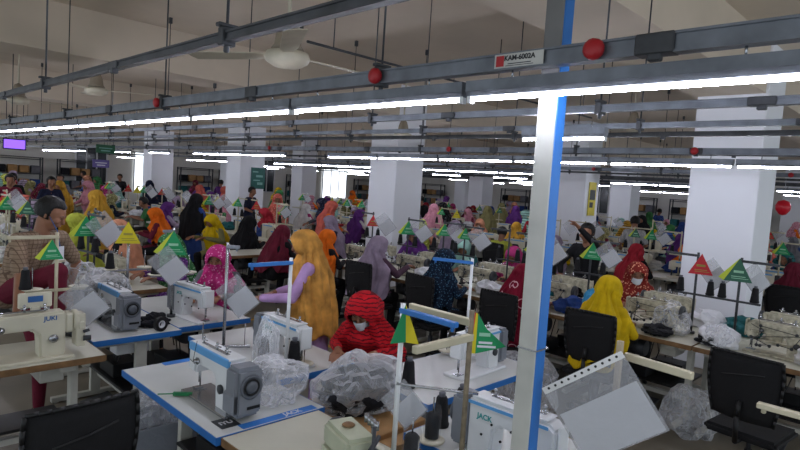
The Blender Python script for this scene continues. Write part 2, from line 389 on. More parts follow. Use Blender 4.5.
def make_machine(name, kind):
    t = empty(name)
    bodym = {'grey': WHITE, 'white': WHITE, 'cream': CREAM, 'old': mat('mottled_cream_enamel', (188, 182, 160), .45, .05, .25, 22)}[kind]
    g = G().box((0, 0, .008), (.48, .178, .016)); g.obj('bed', bodym if kind != 'grey' else STEEL, t, bevel=.003)
    G().prism(mach_body(kind), -.052, .052).obj('arm_body', bodym, t, bevel=.012, seg=2)
    G().box((-.243, 0, .2), (.014, .085, .14)).obj('face_plate', bodym if kind != 'grey' else LBLUE, t, bevel=.006)
    g = G().cyl((-.195, 0, .03), (-.195, 0, .13), .0045, n=8).cyl((-.205, 0, .05), (-.205, 0, .14), .006, n=8); g.box((-.2, -.008, .022), (.028, .045, .008)); g.obj('needle_bar', STEEL, t)
    G().box((-.2, 0, .0175), (.07, .05, .003)).obj('needle_plate', STEEL, t)
    M = Matrix.Translation((-.12, -.055, .2)) @ Matrix.Rotation(PI/2, 4, 'X')
    G().lathe([(.018, 0), (.02, .008), (.008, .014), (.014, .022), (0, .028)], 12, 0, M).obj('tension_dial', STEEL, t)
    G().lathe([(.024, 0), (.024, .012), (.01, .016), (0, .016)], 14, 0, Matrix.Translation((.135, -.054, .12)) @ Matrix.Rotation(PI/2, 4, 'X')).obj('stitch_dial', DGREY if kind != 'cream' else STEEL, t)
    if kind == 'grey':
        G().box((.26, 0, .145), (.12, .15, .25)).obj('motor_cover', GREYBOX, t, bevel=.02, seg=2)
        G().box((.25, -.06, .09), (.1, .05, .11)).obj('side_knob_box', GREYBOX, t, bevel=.012)
        MM = Matrix.Translation((.321, .005, .175)) @ Matrix.Rotation(PI/2, 4, 'Y')
        w_ = G().lathe([(.062, 0), (.062, .006), (.05, .01), (.048, .004), (.03, .004), (.028, .014), (.012, .016), (0, .016)], 20, 0, MM).obj('handwheel', mat('wheel_grey', (86, 90, 98), .4), t)
        G().lathe([(.034, 0), (.034, .004), (.042, .004), (.042, 0), (.034, 0)], 20, 0, Matrix.Rotation(PI/2, 4, 'Y'), False).obj('vent_ring', BLACK, w_, loc=(.328, .005, .175))
        G().box((.325, .02, .07), (.004, .07, .014)).obj('slot', BLACK, t)
        G().box((-.02, 0, .279), (.43, .1, .01)).obj('top_cover', WHITE, t, bevel=.004)
        G().box((-.02, -.045, .262), (.42, .022, .044)).obj('blue_stripe', LBLUE, t, bevel=.003)
    elif kind == 'white':
        G().box((.245, 0, .15), (.09, .13, .235)).obj('motor_cover', GREYBOX, t, bevel=.016, seg=2)
        G().lathe([(.055, 0), (.058, .01), (.04, .018), (.02, .014), (0, .02)], 18, 0, Matrix.Translation((.29, 0, .17)) @ Matrix.Rotation(PI/2, 4, 'Y')).obj('handwheel', mat('wheel_grey', (86, 90, 98), .4), t)
        G().box((0, 0, .279), (.38, .096, .01)).obj('top_cover', WHITE, t, bevel=.004)
        g = G().box((0, -.0535, .252), (.4, .004, .014)).box((0, .0535, .252), (.4, .004, .014)); g.obj('blue_stripe', LBLUE, t)
        text_obj('JACK', 'brand_lettering', .034, mat('teal_ink', (40, 150, 150)), t, (.11, .0532, .2), (PI/2, 0, PI))
        g = G()
        for k in range(7): g.cyl((-.18+k*.05, .05, .1+.06*(k % 2)+.02), (-.18+k*.05, .056, .1+.06*(k % 2)+.02), .006, n=8)
        g.obj('screw_cap', BLACK, t)
    else:
        G().box((.222, 0, .2), (.05, .09, .12)).obj('end_cover', bodym, t, bevel=.012)
        G().lathe([(.062, 0), (.066, .012), (.062, .026), (.03, .03), (.02, .022), (0, .024)], 20, 0, Matrix.Translation((.245, 0, .205)) @ Matrix.Rotation(PI/2, 4, 'Y')).obj('handwheel', DGREY if kind == 'old' else bodym, t)
    if kind in ('cream',):
        G().box((.06, .03, .34), (.17, .018, .09)).box((.06, .02, .29), (.05, .02, .03)).obj('control_panel', CREAM if kind == 'cream' else WHITE, t, bevel=.006)
        G().box((.06, .0195, .348), (.075, .003, .035)).obj('display', LABEL, t)
    if kind == 'cream':
        text_obj('JUKI', 'brand_lettering', .036, LABEL, t, (.12, -.0532, .24), (PI/2, 0, 0))
        g = G().box((.28, -.01, .15), (.05, .09, .2)); g.box((.28, -.058, .18), (.03, .01, .05)); g.obj('belt_guard', CREAM, t, bevel=.01)
        g = G().cyl((.29, -.06, .1), (.33, -.07, .1), .016, n=10).cyl((.29, -.06, .14), (.32, -.07, .15), .01, n=8); g.obj('bobbin_winder', DGREY, t)
    if kind == 'old':
        g = G()
        rr = random.Random(4)
        pp = [(-.22+.42*rr.random(), -.06, .05+.2*rr.random()) for _ in range(9)]
        for q in pp: g.ball(q, (.014, .012, .014), 0, 8)
        g.tube(pp, .003, 5)
        g.tube([(-.2, -.06, .24), (-.1, -.075, .2), (-.17, -.07, .12), (-.2, -.04, .05)], .003, 5)
        g.obj('thread_guide', DGREY, t)
    g = G().box((-.02, -.01, .286), (.27, .02, .004))
    for k, xx in enumerate((-.15, .0, .1)): g.cyl((xx, -.01, .28), (xx, -.01, .315), .006, n=8); g.cyl((xx-.02, -.01, .3), (xx+.02, .0, .3), .004, n=6); g.ball((xx, -.01, .317), .009, 0, 8)
    g.obj('thread_post', STEEL, t)
    g = G().tube([(-.2, -.02, .13), (-.205, -.06, .19), (-.12, -.085, .2), (-.15, -.05, .3)], .0015, 4); g.obj('thread', THREAD, t)
    return t
def make_overlock(name):
    t = empty(name)
    G().box((0, 0, .06), (.3, .2, .12)).box((.04, .02, .15), (.24, .14, .1)).obj('body_casting', mat('pale_green_enamel', (180, 184, 160), .4), t, bevel=.016, seg=2)
    G().lathe([(.055, 0), (.055, .02), (.02, .024), (0, .024)], 18, 0, Matrix.Translation((.16, .02, .14)) @ Matrix.Rotation(PI/2, 4, 'Y')).obj('handwheel', DGREY, t)
    G().box((-.17, -.02, .07), (.08, .12, .01)).obj('needle_plate', STEEL, t)
    g = G()
    for k in range(4): g.cyl((-.02+k*.03, -.07, .2), (-.02+k*.03, -.07, .235), .011, n=10)
    g.obj('tension_dial', STEEL, t)
    g = G().cyl((-.11, -.01, .08), (-.11, -.01, .26), .008, n=8).cyl((-.14, .02, .18), (-.08, -.05, .2), .01, n=8).cyl((-.14, -.03, .15), (-.05, -.03, .15), .012, n=8); g.box((-.12, 0, .12), (.04, .07, .08)); g.obj('needle_assembly', DGREY, t)
    G().lathe([(.02, 0), (.028, .006), (.02, .012), (0, .013)], 12, 0, Matrix.Translation((.06, .02, .2))).obj('oil_cap', WOODEDGE, t)
    return t
def make_stand(name, polem, armm, H=.74, tray=.36, arm=.3, bluearm=False, plates=True):
    """thread stand: origin at the table top; pole, one flat top arm, tray with two pins"""
    t = empty(name)
    G().cyl((0, 0, 0), (0, 0, H), .011, n=10).obj('pole', polem, t)
    G().cyl((0, 0, 0), (0, 0, .02), .035, n=14).obj('base', DGREY, t)
    g = G().box((arm/2-.01, 0, H-.03), (arm, .03, .022)); g.cyl((arm-.03, 0, H-.06), (arm-.03, 0, H-.02), .008, n=8)
    g.obj('top_arm', armm, t, bevel=.003)
    g = G().box((0, 0, tray-.012), (.36, .022, .018))
    g.obj('spool_bar', polem, t, bevel=.002)
    for sx in (-1, 1):
        g = G()
        if plates: g.lathe([(.0, tray), (.06, tray), (.064, tray+.006), (.06, tray+.008), (0, tray+.008)], 18, 0, Matrix.Translation((sx*.14, 0, 0)))
        g.obj('spool_plate', CREAM, t)
        G().cyl((sx*.14, 0, tray), (sx*.14, 0, tray+.15), .003, n=6).obj('pin', STEEL, t)
    return t
def make_cone(name='thread_cone'):
    t = G().lathe([(.0, 0), (.036, 0), (.038, .012), (.034, .02), (.024, .12), (.02, .128), (0, .128)], 16).obj(name, THREAD)
    G().lathe([(.012, .12), (.015, .145), (.011, .147), (0, .147)], 10).obj('cone_tip', mat('cone_tip_grey', (90, 92, 100)), t)
    return t
def make_flag(col, nm='pennant'):
    """small triangular card: apex up, hangs from the arm; origin at apex"""
    o = G().prism([(0, 0), (-.085, -.16), (.085, -.16)], -.002, .002).obj(nm, mat('card_'+col[0], col[1], .6, 0, .03))
    if 'green' in col[0]: G().prism([(0, 0), (-.085, -.16), (-.118, -.14)], -.002, .002).obj('side_panel', mat('card_lime_side', (186, 200, 60), .6), o)
    g = G().box((.0, -.003, -.092), (.06, .001, .016)).box((0, -.003, -.125), (.085, .001, .005)).box((.01, -.003, -.138), (.1, .001, .004)); g.obj('printed_lines', mat('flag_print', (150, 200, 168), .6) if 'green' in col[0] else mat('flag_print_dark', (150, 140, 60), .6), o)
    return o
def make_pouch(name='document_sleeve'):
    """clear sleeve hanging by one corner with a white sheet inside; origin at that corner; faces -Y"""
    t = empty(name); M = Matrix.Rotation(R(-40), 4, 'Y')
    G().box((.0, 0, -.155), (.22, .003, .31), 0, M @ Matrix.Translation((.11, 0, 0))).obj('sleeve', SLEEVE, t)
    G().box((.11, 0, -.21), (.2, .0012, .18), 0, M).obj('paper_sheet', PAPER, t)
    return t
def make_chair(name='office_chair'):
    t = empty(name)
    g = G(); n = 10; vs = []
    for k in range(9):
        z = .56+.44*k/8; wd = .19+.03*math.sin(k/8*PI*.8)+.012*k/8
        for j in range(n+1):
            u = -1+2*j/n; vs.append((u*wd, -.235-.03*(k/8)+.045*u*u-.01*math.sin(k/8*PI), z+(.012*(1-u*u) if k == 8 else 0)))
    fs = [(k*(n+1)+j, k*(n+1)+j+1, (k+1)*(n+1)+j+1, (k+1)*(n+1)+j) for k in range(8) for j in range(n)]
    o = g.add(vs, fs, 0, True).obj('backrest', MESHBLK, t)
    md = o.modifiers.new('s', 'SOLIDIFY'); md.thickness = .022
    pts = [vs[k*(n+1)] for k in range(9)]; pts2 = [vs[k*(n+1)+n] for k in range(9)]
    G().tube(pts, .011, 6).tube(pts2, .011, 6).tube(vs[-(n+1):], .011, 6).obj('back_rim', BLACK, t)
    G().tube([(-.13, -.25, .85), (0, -.275, .88), (.13, -.25, .9)], .005, 5).obj('lumbar_cord', BLACK, t)
    G().box((0, 0, .445), (.46, .44, .06)).obj('seat', MESHBLK, t, bevel=.02, seg=2)
    G().tube([(0, -.1, .41), (0, -.27, .42), (0, -.285, .6), (0, -.26, .7)], .018, 8).obj('back_support', BLACK, t)
    G().cyl((0, 0, .1), (0, 0, .3), .026, n=10).cyl((0, 0, .28), (0, 0, .42), .015, n=8).obj('gas_column', DGREY, t)
    for k in range(5):
        a = 2*PI*k/5+.3; x, y = math.cos(a), math.sin(a)
        l_ = G().cyl((0, 0, .11), (x*.26, y*.26, .075), .022, .014, n=8).obj('leg', BLACK, t)
        G().cyl((x*.26-y*.02, y*.26+x*.02, .028), (x*.26+y*.02, y*.26-x*.02, .028), .028, n=12).obj('caster', BLACK, l_)
    return t
def blob(name, m, rx, ry, rz, seed, rough=.35, sub=4, parent=None, loc=None, freq=3.2, crease=True):
    bm = bmesh.new(); bmesh.ops.create_icosphere(bm, subdivisions=sub, radius=1)
    off = Vector((seed*3.1, seed*1.7, seed))
    for v in bm.verts:
        p = v.co.copy(); n1 = noise.noise(p*freq*.6+off); n2 = noise.noise(p*freq*2.2+off)
        k = 1+rough*n1+(rough*.45*(1-2*abs(n2)) if crease else 0)
        q = p*k; q.z = max(q.z, -.72)
        v.co = Vector((q.x*rx, q.y*ry, (q.z+.72)*rz))
    for f_ in bm.faces: f_.smooth = not crease
    me = bpy.data.meshes.new(name); bm.to_mesh(me); bm.free(); me.materials.append(m)
    o = bpy.data.objects.new(name, me); C.objects.link(o)
    if parent: o.parent = parent
    if loc: o.location = loc
    return o
# ---------------------------------------------------------------- people
import numpy as np
TAG = {'skin': 0, 'top': 1, 'leg': 2, 'shoe': 3}
class Body:
    def __init__(s): s.g = G(); s.b = []
    def bone(s, a, b, ra, rb, t):
        a = Vector(a); b = Vector(b)
        if (b-a).length > 1e-4: s.g.cyl(a, b, ra, rb, 14)
        s.g.ball(a, ra, 0, 14); s.g.ball(b, rb, 0, 14); s.b.append((a, b, ra, rb, TAG[t])); return s
    def hand(s, W, d, n, side, curl=.5, holding=False):
        """five fingers: W wrist, d towards the fingertips, n out of the back of the hand"""
        W = Vector(W); d = Vector(d).normalized(); n = Vector(n); n = (n-d*n.dot(d)).normalized(); s_ = d.cross(n)*side
        for k in (-1, 0, 1): s.bone(W+d*.01+s_*k*.016, W+d*.082+s_*k*.024, .015, .013, 'skin')
        for k, L in enumerate((.068, .078, .072, .056)):
            b0 = W+d*.085+s_*(-.033+.022*k)*-1; c1 = (d-n*curl*.5).normalized(); c2 = (d-n*curl*1.5).normalized()
            b1 = b0+c1*L*.5; b2 = b1+c2*L*.5
            s.bone(b0, b1, .0092, .0086, 'skin'); s.bone(b1, b2, .0086, .0075, 'skin')
        t0 = W+d*.03+s_*.028; t1 = t0+(d*.6+s_*.8-n*.3).normalized()*.038; t2 = t1+(d*.95+s_*.15-n*.35).normalized()*.03
        s.bone(t0, t1, .0115, .0105, 'skin'); s.bone(t1, t2, .0105, .0085, 'skin')
def make_person(P, vox=.0075):
    """P: pose in a local frame that faces +Y, origin on the floor. Returns (mesh, head matrix, P)"""
    B = Body(); hip = Vector(P['hip']); nk = Vector(P['neck']); sx = P.get('wide', 1)
    ch = hip.lerp(nk, .68); wa = hip.lerp(nk, .33)
    for q in (-1, 1):
        B.bone(hip+Vector((q*.07*sx, 0, 0)), wa+Vector((q*.045*sx, 0, 0)), .115*sx, .1*sx, 'top')
        B.bone(wa+Vector((q*.045*sx, 0, 0)), ch+Vector((q*.07*sx, 0, 0)), .1*sx, .105*sx, 'top')
        B.bone(ch+Vector((q*.07*sx, 0, 0)), nk+Vector((q*.06, 0, -.07)), .105*sx, .065, 'top')
        if P['sex'] == 'f': B.bone(ch+Vector((q*.06, .06, .0)), ch+Vector((q*.06, .05, -.03)), .07, .07, 'top')
    tw = P.get('twist', 0); sh = {}
    for q, nm in ((1, 'R'), (-1, 'L')):
        s0_ = nk+Matrix.Rotation(tw, 3, 'Z') @ Vector((q*.155*sx, 0, -.055)); sh[nm] = s0_
        B.bone(nk+Vector((0, 0, -.05)), s0_, .06, .058, 'top')
        el = Vector(P['elbow'+nm]); wr = Vector(P['wrist'+nm]); short = P.get('short')
        if short:
            md = s0_.lerp(el, .75); B.bone(s0_, md, .058, .056, 'top'); B.bone(md, el, .04, .036, 'skin'); B.bone(el, wr, .038, .026, 'skin')
        else:
            B.bone(s0_, el, .056, .046, 'top'); md = el.lerp(wr, .85); B.bone(el, md, .045, .034, 'top'); B.bone(md, wr, .026, .024, 'skin')
        d = Vector(P['hdir'+nm]) if 'hdir'+nm in P else (wr-el)
        B.hand(wr, d, P.get('hn'+nm, (0, 0, 1)), -q, P.get('curl', .55))
    for q, nm in ((1, 'R'), (-1, 'L')):
        kn = Vector(P['knee'+nm]); an = Vector(P['ankle'+nm]); hp = hip+Vector((q*.09, 0, -.01))
        B.bone(hp, kn, .092*sx, .066, 'leg'); B.bone(kn, an, .064, .042, 'leg'); B.bone(an, an+Vector((0, 0, -.03)), .036, .036, 'skin')
        fd = Vector(P.get('fdir', (0, 1, 0))); B.bone(an+Vector((0, 0, -.045))-fd*.02, an+Vector((0, 0, -.055))+fd*.15, .035, .026, 'shoe')
    if P.get('skirt'):
        z1 = P['skirt']
        for q in (-1, 0, 1): B.bone(hip+Vector((q*.05, 0, 0)), Vector((hip.x+q*.09, hip.y+.02, z1)), .13, .15, 'top')
    elif P['sex'] == 'f':   # seated tunic over the lap
        for nm in 'RL': B.bone(hip+Vector((0, .02, 0)), Vector(P['knee'+nm])*.75+hip*.25, .12, .085, 'top')
    Mh = Matrix.Translation(nk+Vector((0, .0, .03))) @ Matrix.Rotation(P.get('yaw', 0), 4, 'Z') @ Matrix.Rotation(-P.get('bow', 0), 4, 'X') @ Matrix.Translation((0, .02, .12)) @ Matrix.Scale(.92, 4)
    hc = lambda *p: Mh @ Vector(p)
    B.bone(nk+Vector((0, 0, -.06)), hc(0, -.02, -.07), .056, .052, 'skin')
    for a, r in (((0, -.012, .02), .088), ((0, .022, .03), .08), ((0, .03, -.035), .066), ((0, .045, -.075), .042)): B.bone(hc(*a), hc(*a)+Vector((.0002, 0, 0)), r*.92, r*.92, 'skin')
    B.bone(hc(0, .098, .01), hc(0, .115, -.025), .009, .0135, 'skin')
    B.bone(hc(-.014, .1, -.058), hc(.014, .1, -.058), .0085, .0085, 'skin')
    for q in (-1, 1):
        B.bone(hc(q*.088, -.002, .015), hc(q*.086, -.004, -.02), .012, .01, 'skin'); B.bone(hc(q*.045, .075, -.02), hc(q*.05, .06, -.03), .026, .02, 'skin')
        B.bone(hc(q*.02, .1, .022), hc(q*.045, .09, .022), .009, .008, 'skin')
    me = B.g.mesh('person', [SKIN]); o = bpy.data.objects.new('tmp', me); C.objects.link(o)
    md = o.modifiers.new('r', 'REMESH'); md.mode = 'VOXEL'; md.voxel_size = vox; md.use_smooth_shade = True
    md = o.modifiers.new('s', 'SMOOTH'); md.iterations = 3; md.factor = .5
    dg = bpy.context.evaluated_depsgraph_get(); dg.update()
    m2 = bpy.data.meshes.new_from_object(o.evaluated_get(dg)); bpy.data.objects.remove(o); m2.name = 'person'
    n = len(m2.polygons); ce = np.empty(n*3); m2.polygons.foreach_get('center', ce); ce = ce.reshape(-1, 3)
    best = np.full(n, 9.); tg = np.zeros(n, int)
    for a, b, ra, rb, t in B.b:
        a = np.array(a); b = np.array(b); ab = b-a; L = max(ab @ ab, 1e-9); u = np.clip(((ce-a) @ ab)/L, 0, 1)
        d = np.linalg.norm(ce-(a+u[:, None]*ab), axis=1)-(ra+(rb-ra)*u)
        k = d < best-1e-4; best[k] = d[k]; tg[k] = t
    m2.materials.clear()
    for _ in range(4): m2.materials.append(SKIN)
    m2.polygons.foreach_set('material_index', tg.astype(np.int32)); m2.polygons.foreach_set('use_smooth', np.ones(n, bool)); m2.update()
    return m2, Mh
def scarf(P, Mh, seed=1, back=.42, front=.3, loose=1., cone_=.3, nu=96, nv=56, open_=1.):
    nk = Vector(P['neck']); rr = random.Random(seed); ph = [rr.random()*6 for _ in range(6)]
    Z0 = nk.z; sh = Vector((nk.x, nk.y-.02, nk.z-.06)); vs = []; fs = []
    hip = Vector(P['hip']); lean = (nk-hip); lean = lean/lean.z
    for j in range(nv+1):
        v = j/nv
        for i in range(nu):
            a = 2*PI*i/nu; c, s_ = math.sin(a), math.cos(a)    # a = 0 faces +Y
            fz = (math.cos(a)+1)/2
            if v < .5:
                p = v/.5*R(128); r0 = math.sin(p)
                rx, ry, rz_ = .106*loose, .124*loose, .124
                q = Vector((c*r0*rx, s_*r0*ry-.008+(.012 if fz > .5 else 0)*r0, math.cos(p)*rz_+.008))
                if p > R(85):
                    e_ = p-R(85); q.x *= 1+cone_*e_; q.y = q.y*(1-.05*e_) if fz > .5 else q.y*(1+.2*e_)-.015*e_
                w_ = Mh @ q
            else:
                t_ = (v-.5)/.5; hem = back*(1-fz)+front*fz+.05*math.sin(2*a+ph[0])+.03*math.sin(5*a+ph[5])
                q = Mh @ Vector((c*(.088+.05*cone_)*loose, (s_*.095 if s_ > 0 else s_*(.105+.05*cone_))*loose-.014, -.075))
                shp = sh+Vector((c*.24, s_*(.15 if s_ > 0 else .185)+.01, -.035-.03*abs(c)))
                dn = sh+Vector((c*(.25+.03*math.sin(a*2+ph[3])), s_*(.17 if s_ > 0 else .2)+.01, 0))-Vector((0, 0, hem))
                dn.x += -lean.x*hem*.9; dn.y += -lean.y*hem*.9
                if t_ < .4: k = t_/.4; k2 = k**1.25; w_ = q.lerp(shp, k2); w_.z = q.z+(shp.z-q.z)*(k**1.05)
                else: k = (t_-.4)/.6; w_ = shp.lerp(dn, k)
            f_ = max(0, v-.2)
            am = min(1, f_*2.6); fo = lambda n_, p_: 1-2*abs(math.sin(n_*a*.5+p_))**.7
            k = am*1.35*(.012*fo(7, ph[1]+3*v)+.010*fo(13, ph[2]-4*v)+.006*fo(23, ph[3]+5*v)+.02*noise.noise(Vector((c*2+ph[4], s_*2, v*5))))
            dg_ = .006*math.sin(24*v+3*a+ph[2])*min(1, max(0, v-.25)*5)*(1 if v < .75 else .4)
            w_ = w_+Vector((c, s_, 0))*(k+.008+dg_); w_.z += .008*math.sin(7*a+ph[4]+9*v)*min(1, f_*2)
            vs.append(tuple(w_))
    def op(i, j):
        a = (i+.5)/nu*2*PI; a = a-2*PI if a > PI else a; v = (j+.5)/nv; return (a/(R(41)*open_))**2+((v*2*128-95)/(36*open_))**2 < 1
    for j in range(nv):
        for i in range(nu):
            if not op(i, j): fs.append((j*nu+i, (j+1)*nu+i, (j+1)*nu+(i+1) % nu, j*nu+(i+1) % nu))
    g = G().add(vs, fs, 0, True); me = g.mesh('headscarf', [SKIN]); bm = bmesh.new(); bm.from_mesh(me)
    bmesh.ops.delete(bm, geom=[v for v in bm.verts if not v.link_faces], context='VERTS')
    be = [e for e in bm.edges if e.is_boundary]; bv = {v for e in be for v in e.verts}
    bmesh.ops.smooth_vert(bm, verts=list(bv), factor=.5, use_axis_x=True, use_axis_y=True, use_axis_z=True)
    r = bmesh.ops.extrude_face_region(bm, geom=bm.faces[:]); nv_ = [x for x in r['geom'] if isinstance(x, bmesh.types.BMVert)]
    bm.normal_update()
    for x in nv_: x.co += x.normal*.004
    bmesh.ops.recalc_face_normals(bm, faces=bm.faces); bm.to_mesh(me); bm.free(); return me
def eyes(Mh):
    g = G()
    for q in (-1, 1): g.ball(Mh @ Vector((q*.031, .088, .008)), (.014, .012, .008), 0, 10); g.tube([Mh @ Vector((q*.015, .102, .026)), Mh @ Vector((q*.032, .1, .031)), Mh @ Vector((q*.05, .088, .026))], .0035, 5)
    return g.mesh('eyes', [EYEM])
def mask_mesh(Mh):
    vs = []; fs = []
    for j in range(7):
        for i in range(13):
            u = -1+2*i/12; v = j/6; a = u*R(78); rr_ = 1-.25*(v*2-.9)**2
            vs.append(tuple(Mh @ Vector((math.sin(a)*.078*(1-.18*v), .02+math.cos(a)*(.094+.018*rr_)*1.02+.002, -.012-.085*v*(1-.12*abs(u))))))
    for j in range(6):
        for i in range(12): fs.append((j*13+i, j*13+i+1, (j+1)*13+i+1, (j+1)*13+i))
    g = G().add(vs, fs, 0, True)
    for q in (0, 12):
        pass
    return g.mesh('mask', [MASKM])
def hair_mesh(Mh, bun=False, seed=3):
    bm = bmesh.new(); bmesh.ops.create_icosphere(bm, subdivisions=4, radius=1)
    for v in bm.verts:
        p = v.co.copy(); k = 1+.06*noise.noise(p*6+Vector((seed, 0, 0)))+.03*noise.noise(p*14)
        cut = p.y > .35 and p.z < .42
        q = Vector((p.x*.103*k, p.y*.118*k-.014, p.z*.112*k+.036))
        if cut: q = Vector((p.x*.07, .02, p.z*.06+.02))
        if p.z < -.45: q.z = -.03+(p.z+.45)*.02
        v.co = Mh @ q
    for f_ in bm.faces: f_.smooth = True
    me = bpy.data.meshes.new('hair'); bm.to_mesh(me); bm.free(); me.materials.append(HAIR); return me
SEAT = dict(sex='f', hip=(0, 0, .56), neck=(0, .13, 1.04), bow=.38, elbowR=(.25, .2, .8), elbowL=(-.25, .2, .8), wristR=(.13, .43, .85), wristL=(-.12, .43, .85), hdirR=(-.2, 1, -.1), hdirL=(.2, 1, -.1),
            kneeR=(.12, .42, .53), kneeL=(-.12, .42, .53), ankleR=(.13, .34, .1), ankleL=(-.13, .36, .1))
def var(**k): d = dict(SEAT); d.update(k); return d
STAND_F = dict(sex='f', hip=(0, 0, .86), neck=(0, .06, 1.3), bow=.35, elbowR=(.24, .14, 1.04), elbowL=(-.24, .14, 1.04), wristR=(.16, .36, .98), wristL=(-.15, .36, .98),
               kneeR=(.09, .03, .48), kneeL=(-.09, .02, .48), ankleR=(.1, 0, .1), ankleL=(-.1, 0, .1), skirt=.42)
STAND_M = dict(sex='m', hip=(0, 0, .9), neck=(0, .03, 1.38), bow=.15, wide=1.02, short=True, elbowR=(.25, .05, 1.08), elbowL=(-.25, .05, 1.08), wristR=(.2, .28, 1.0), wristL=(-.2, .28, 1.0),
               kneeR=(.1, .03, .5), kneeL=(-.1, .02, .5), ankleR=(.11, 0, .1), ankleL=(-.11, 0, .1))
PEOPLE = {}
def template(key, P, vox=.009, sc=(1, .42, .3, 1.), head='scarf', mask=False, openk=1.):
    me, Mh = make_person(P, vox)
    d = dict(body=me, Mh=Mh, P=P, parts=[('eyes', eyes(Mh))])
    if head == 'scarf': d['parts'].append(('headscarf', scarf(P, Mh, sc[0], sc[1], sc[2], sc[3], sc[4] if len(sc) > 4 else .3, open_=openk)))
    else: d['parts'].append(('hair', hair_mesh(Mh)))
    d['mask'] = mask_mesh(Mh); PEOPLE[key] = d; return d
OUT = {'n': 0}
def person(key, loc, rz, top, legs, scarfm, label, mask=False, group=None, skin=SKIN, maskm=MASKM):
    d = PEOPLE[key]; o = bpy.data.objects.new('person', d['body']); C.objects.link(o); o.location = loc; o.rotation_euler = (0, 0, rz)
    for i, m in enumerate((skin, top, legs, BLACK)): sl = o.material_slots[i]; sl.link = 'OBJECT'; sl.material = m
    far = (Vector(loc)-Vector((0, 0, 0))).length > 9.5
    for nm, me in d['parts']+([('face_mask', d['mask'])] if mask else []):
        if far and nm == 'eyes': continue
        p = bpy.data.objects.new(nm, me); C.objects.link(p); p.parent = o
        m = {'headscarf': scarfm, 'face_mask': maskm, 'hair': HAIR, 'eyes': EYEM}[nm]
        p.material_slots[0].link = 'OBJECT'; p.material_slots[0].material = m
    OUT['n'] += 1
    return tag(o, label, 'person', group)
# ---------------------------------------------------------------- place the near things
def face(x, y): return -math.atan2(x, y)
TW = make_table('sewing_table', 1.16, .63, WHITETOP, BLUE, LEGW, True)
TC = make_table('sewing_table', 1.04, .6, CREAMTOP, WOODEDGE, LEGW)
TC2 = make_table('sewing_table', 1.3, .56, CREAMTOP, WOODEDGE, LEGW)
MG = make_machine('sewing_machine', 'grey'); MW = make_machine('sewing_machine', 'white'); MJ = make_machine('sewing_machine', 'cream'); MO = make_machine('sewing_machine', 'old')
OV = make_overlock('overlock_machine'); tag(OV, 'small pale green overlock machine on the nearest cream table', 'sewing machine'); OV.location = (1.57, 1.70, .78); OV.rotation_euler = (0, 0, R(75))
for o in (MG, MW, MJ, MO): o['category'] = 'sewing machine'
for o in (TW, TC, TC2): o['category'] = 'table'
a90 = PI/2
t2 = TW; t2.location = (1.615, 2.95, 0); t2.rotation_euler = (0, 0, -a90); tag(t2, 'white sewing table with blue edge under the nearest grey-ended machine')
t3 = dup(TW, (1.665, 4.78, 0), -a90, label='white sewing table with blue edge beside the cream-topped table at left')
t2b = dup(TW, (2.26, 3.44, 0), a90, label='white sewing table in front of the worker in red striped headscarf')
t3b = dup(TW, (2.3, 4.85, 0), a90, label='white sewing table in front of the worker with magenta scarf and mask')
t480 = dup(TW, (2.99, 2.37, 0), 0, label='white sewing table with blue edge just left of the blue and white post')
t1b = dup(TW, (2.36, 1.31, 0), a90, label='white sewing table at the foot of the blue and white post')
TC2.location = (1.6, 1.71, 0); TC2.rotation_euler = (0, 0, -a90); tag(TC2, 'cream table with brown edge nearest the camera, carrying the small overlock')
tj = dup(TC2, (.68, 4.15, 0), 0, label='cream table with worn brown edge in front of the man in checked shirt')
# decals of the blue edged table under the first machine
g = G().box((.545, -.0, .0), (.055, .44, .0015)); d_ = g.obj('blue_decal', mat('decal_bright_blue', (44, 118, 200), .4), t2, loc=(0, .05, .7808))
text_obj('JACK', 'decal_lettering', .046, PAPER, d_, (.545, .08, .001), (0, 0, a90))
G().box((-.545, .1, 0), (.06, .36, .0015)).obj('blue_decal', MC['decal_bright_blue'], t2, loc=(0, 0, .7808))
g = G().box((.46, -.2, 0), (.11, .1, .002)); bd = g.obj('badge', DGREY, t2, loc=(0, 0, .781))
text_obj('IYU', 'badge_lettering', .045, PAPER, bd, (.46, -.2, .0015), (0, 0, a90))
tag(MG, 'nearest sewing machine, white arm with light blue stripe and grey motor end'); MG.location = (1.51, 2.76, .78); MG.rotation_euler = (0, 0, -a90)
dup(MG, (1.64, 4.62, .78), -a90, label='white and blue sewing machine with grey end behind the tape roll')
tag(MW, 'white sewing machine in front of the worker in red striped headscarf'); MW.location = (2.2, 3.17, .78); MW.rotation_euler = (0, 0, a90)
dup(MW, (2.2, 4.5, .78), a90+.1, label='white sewing machine in front of the worker with magenta scarf and mask')
dup(MW, (3.12, 2.27, .78), .05, label='white sewing machine behind the green pennant, just left of the post')
dup(MW, (2.17, 1.36, .78), a90+.04, label='white sewing machine with blue stripe at the foot of the post, seen from behind')
tag(MJ, 'cream sewing machine with blue lettering in front of the man in checked shirt'); MJ.location = (.9, 4.02, .78); MJ.scale = (1.08, 1.08, 1.05)
MJ.rotation_euler = (0, 0, 0)
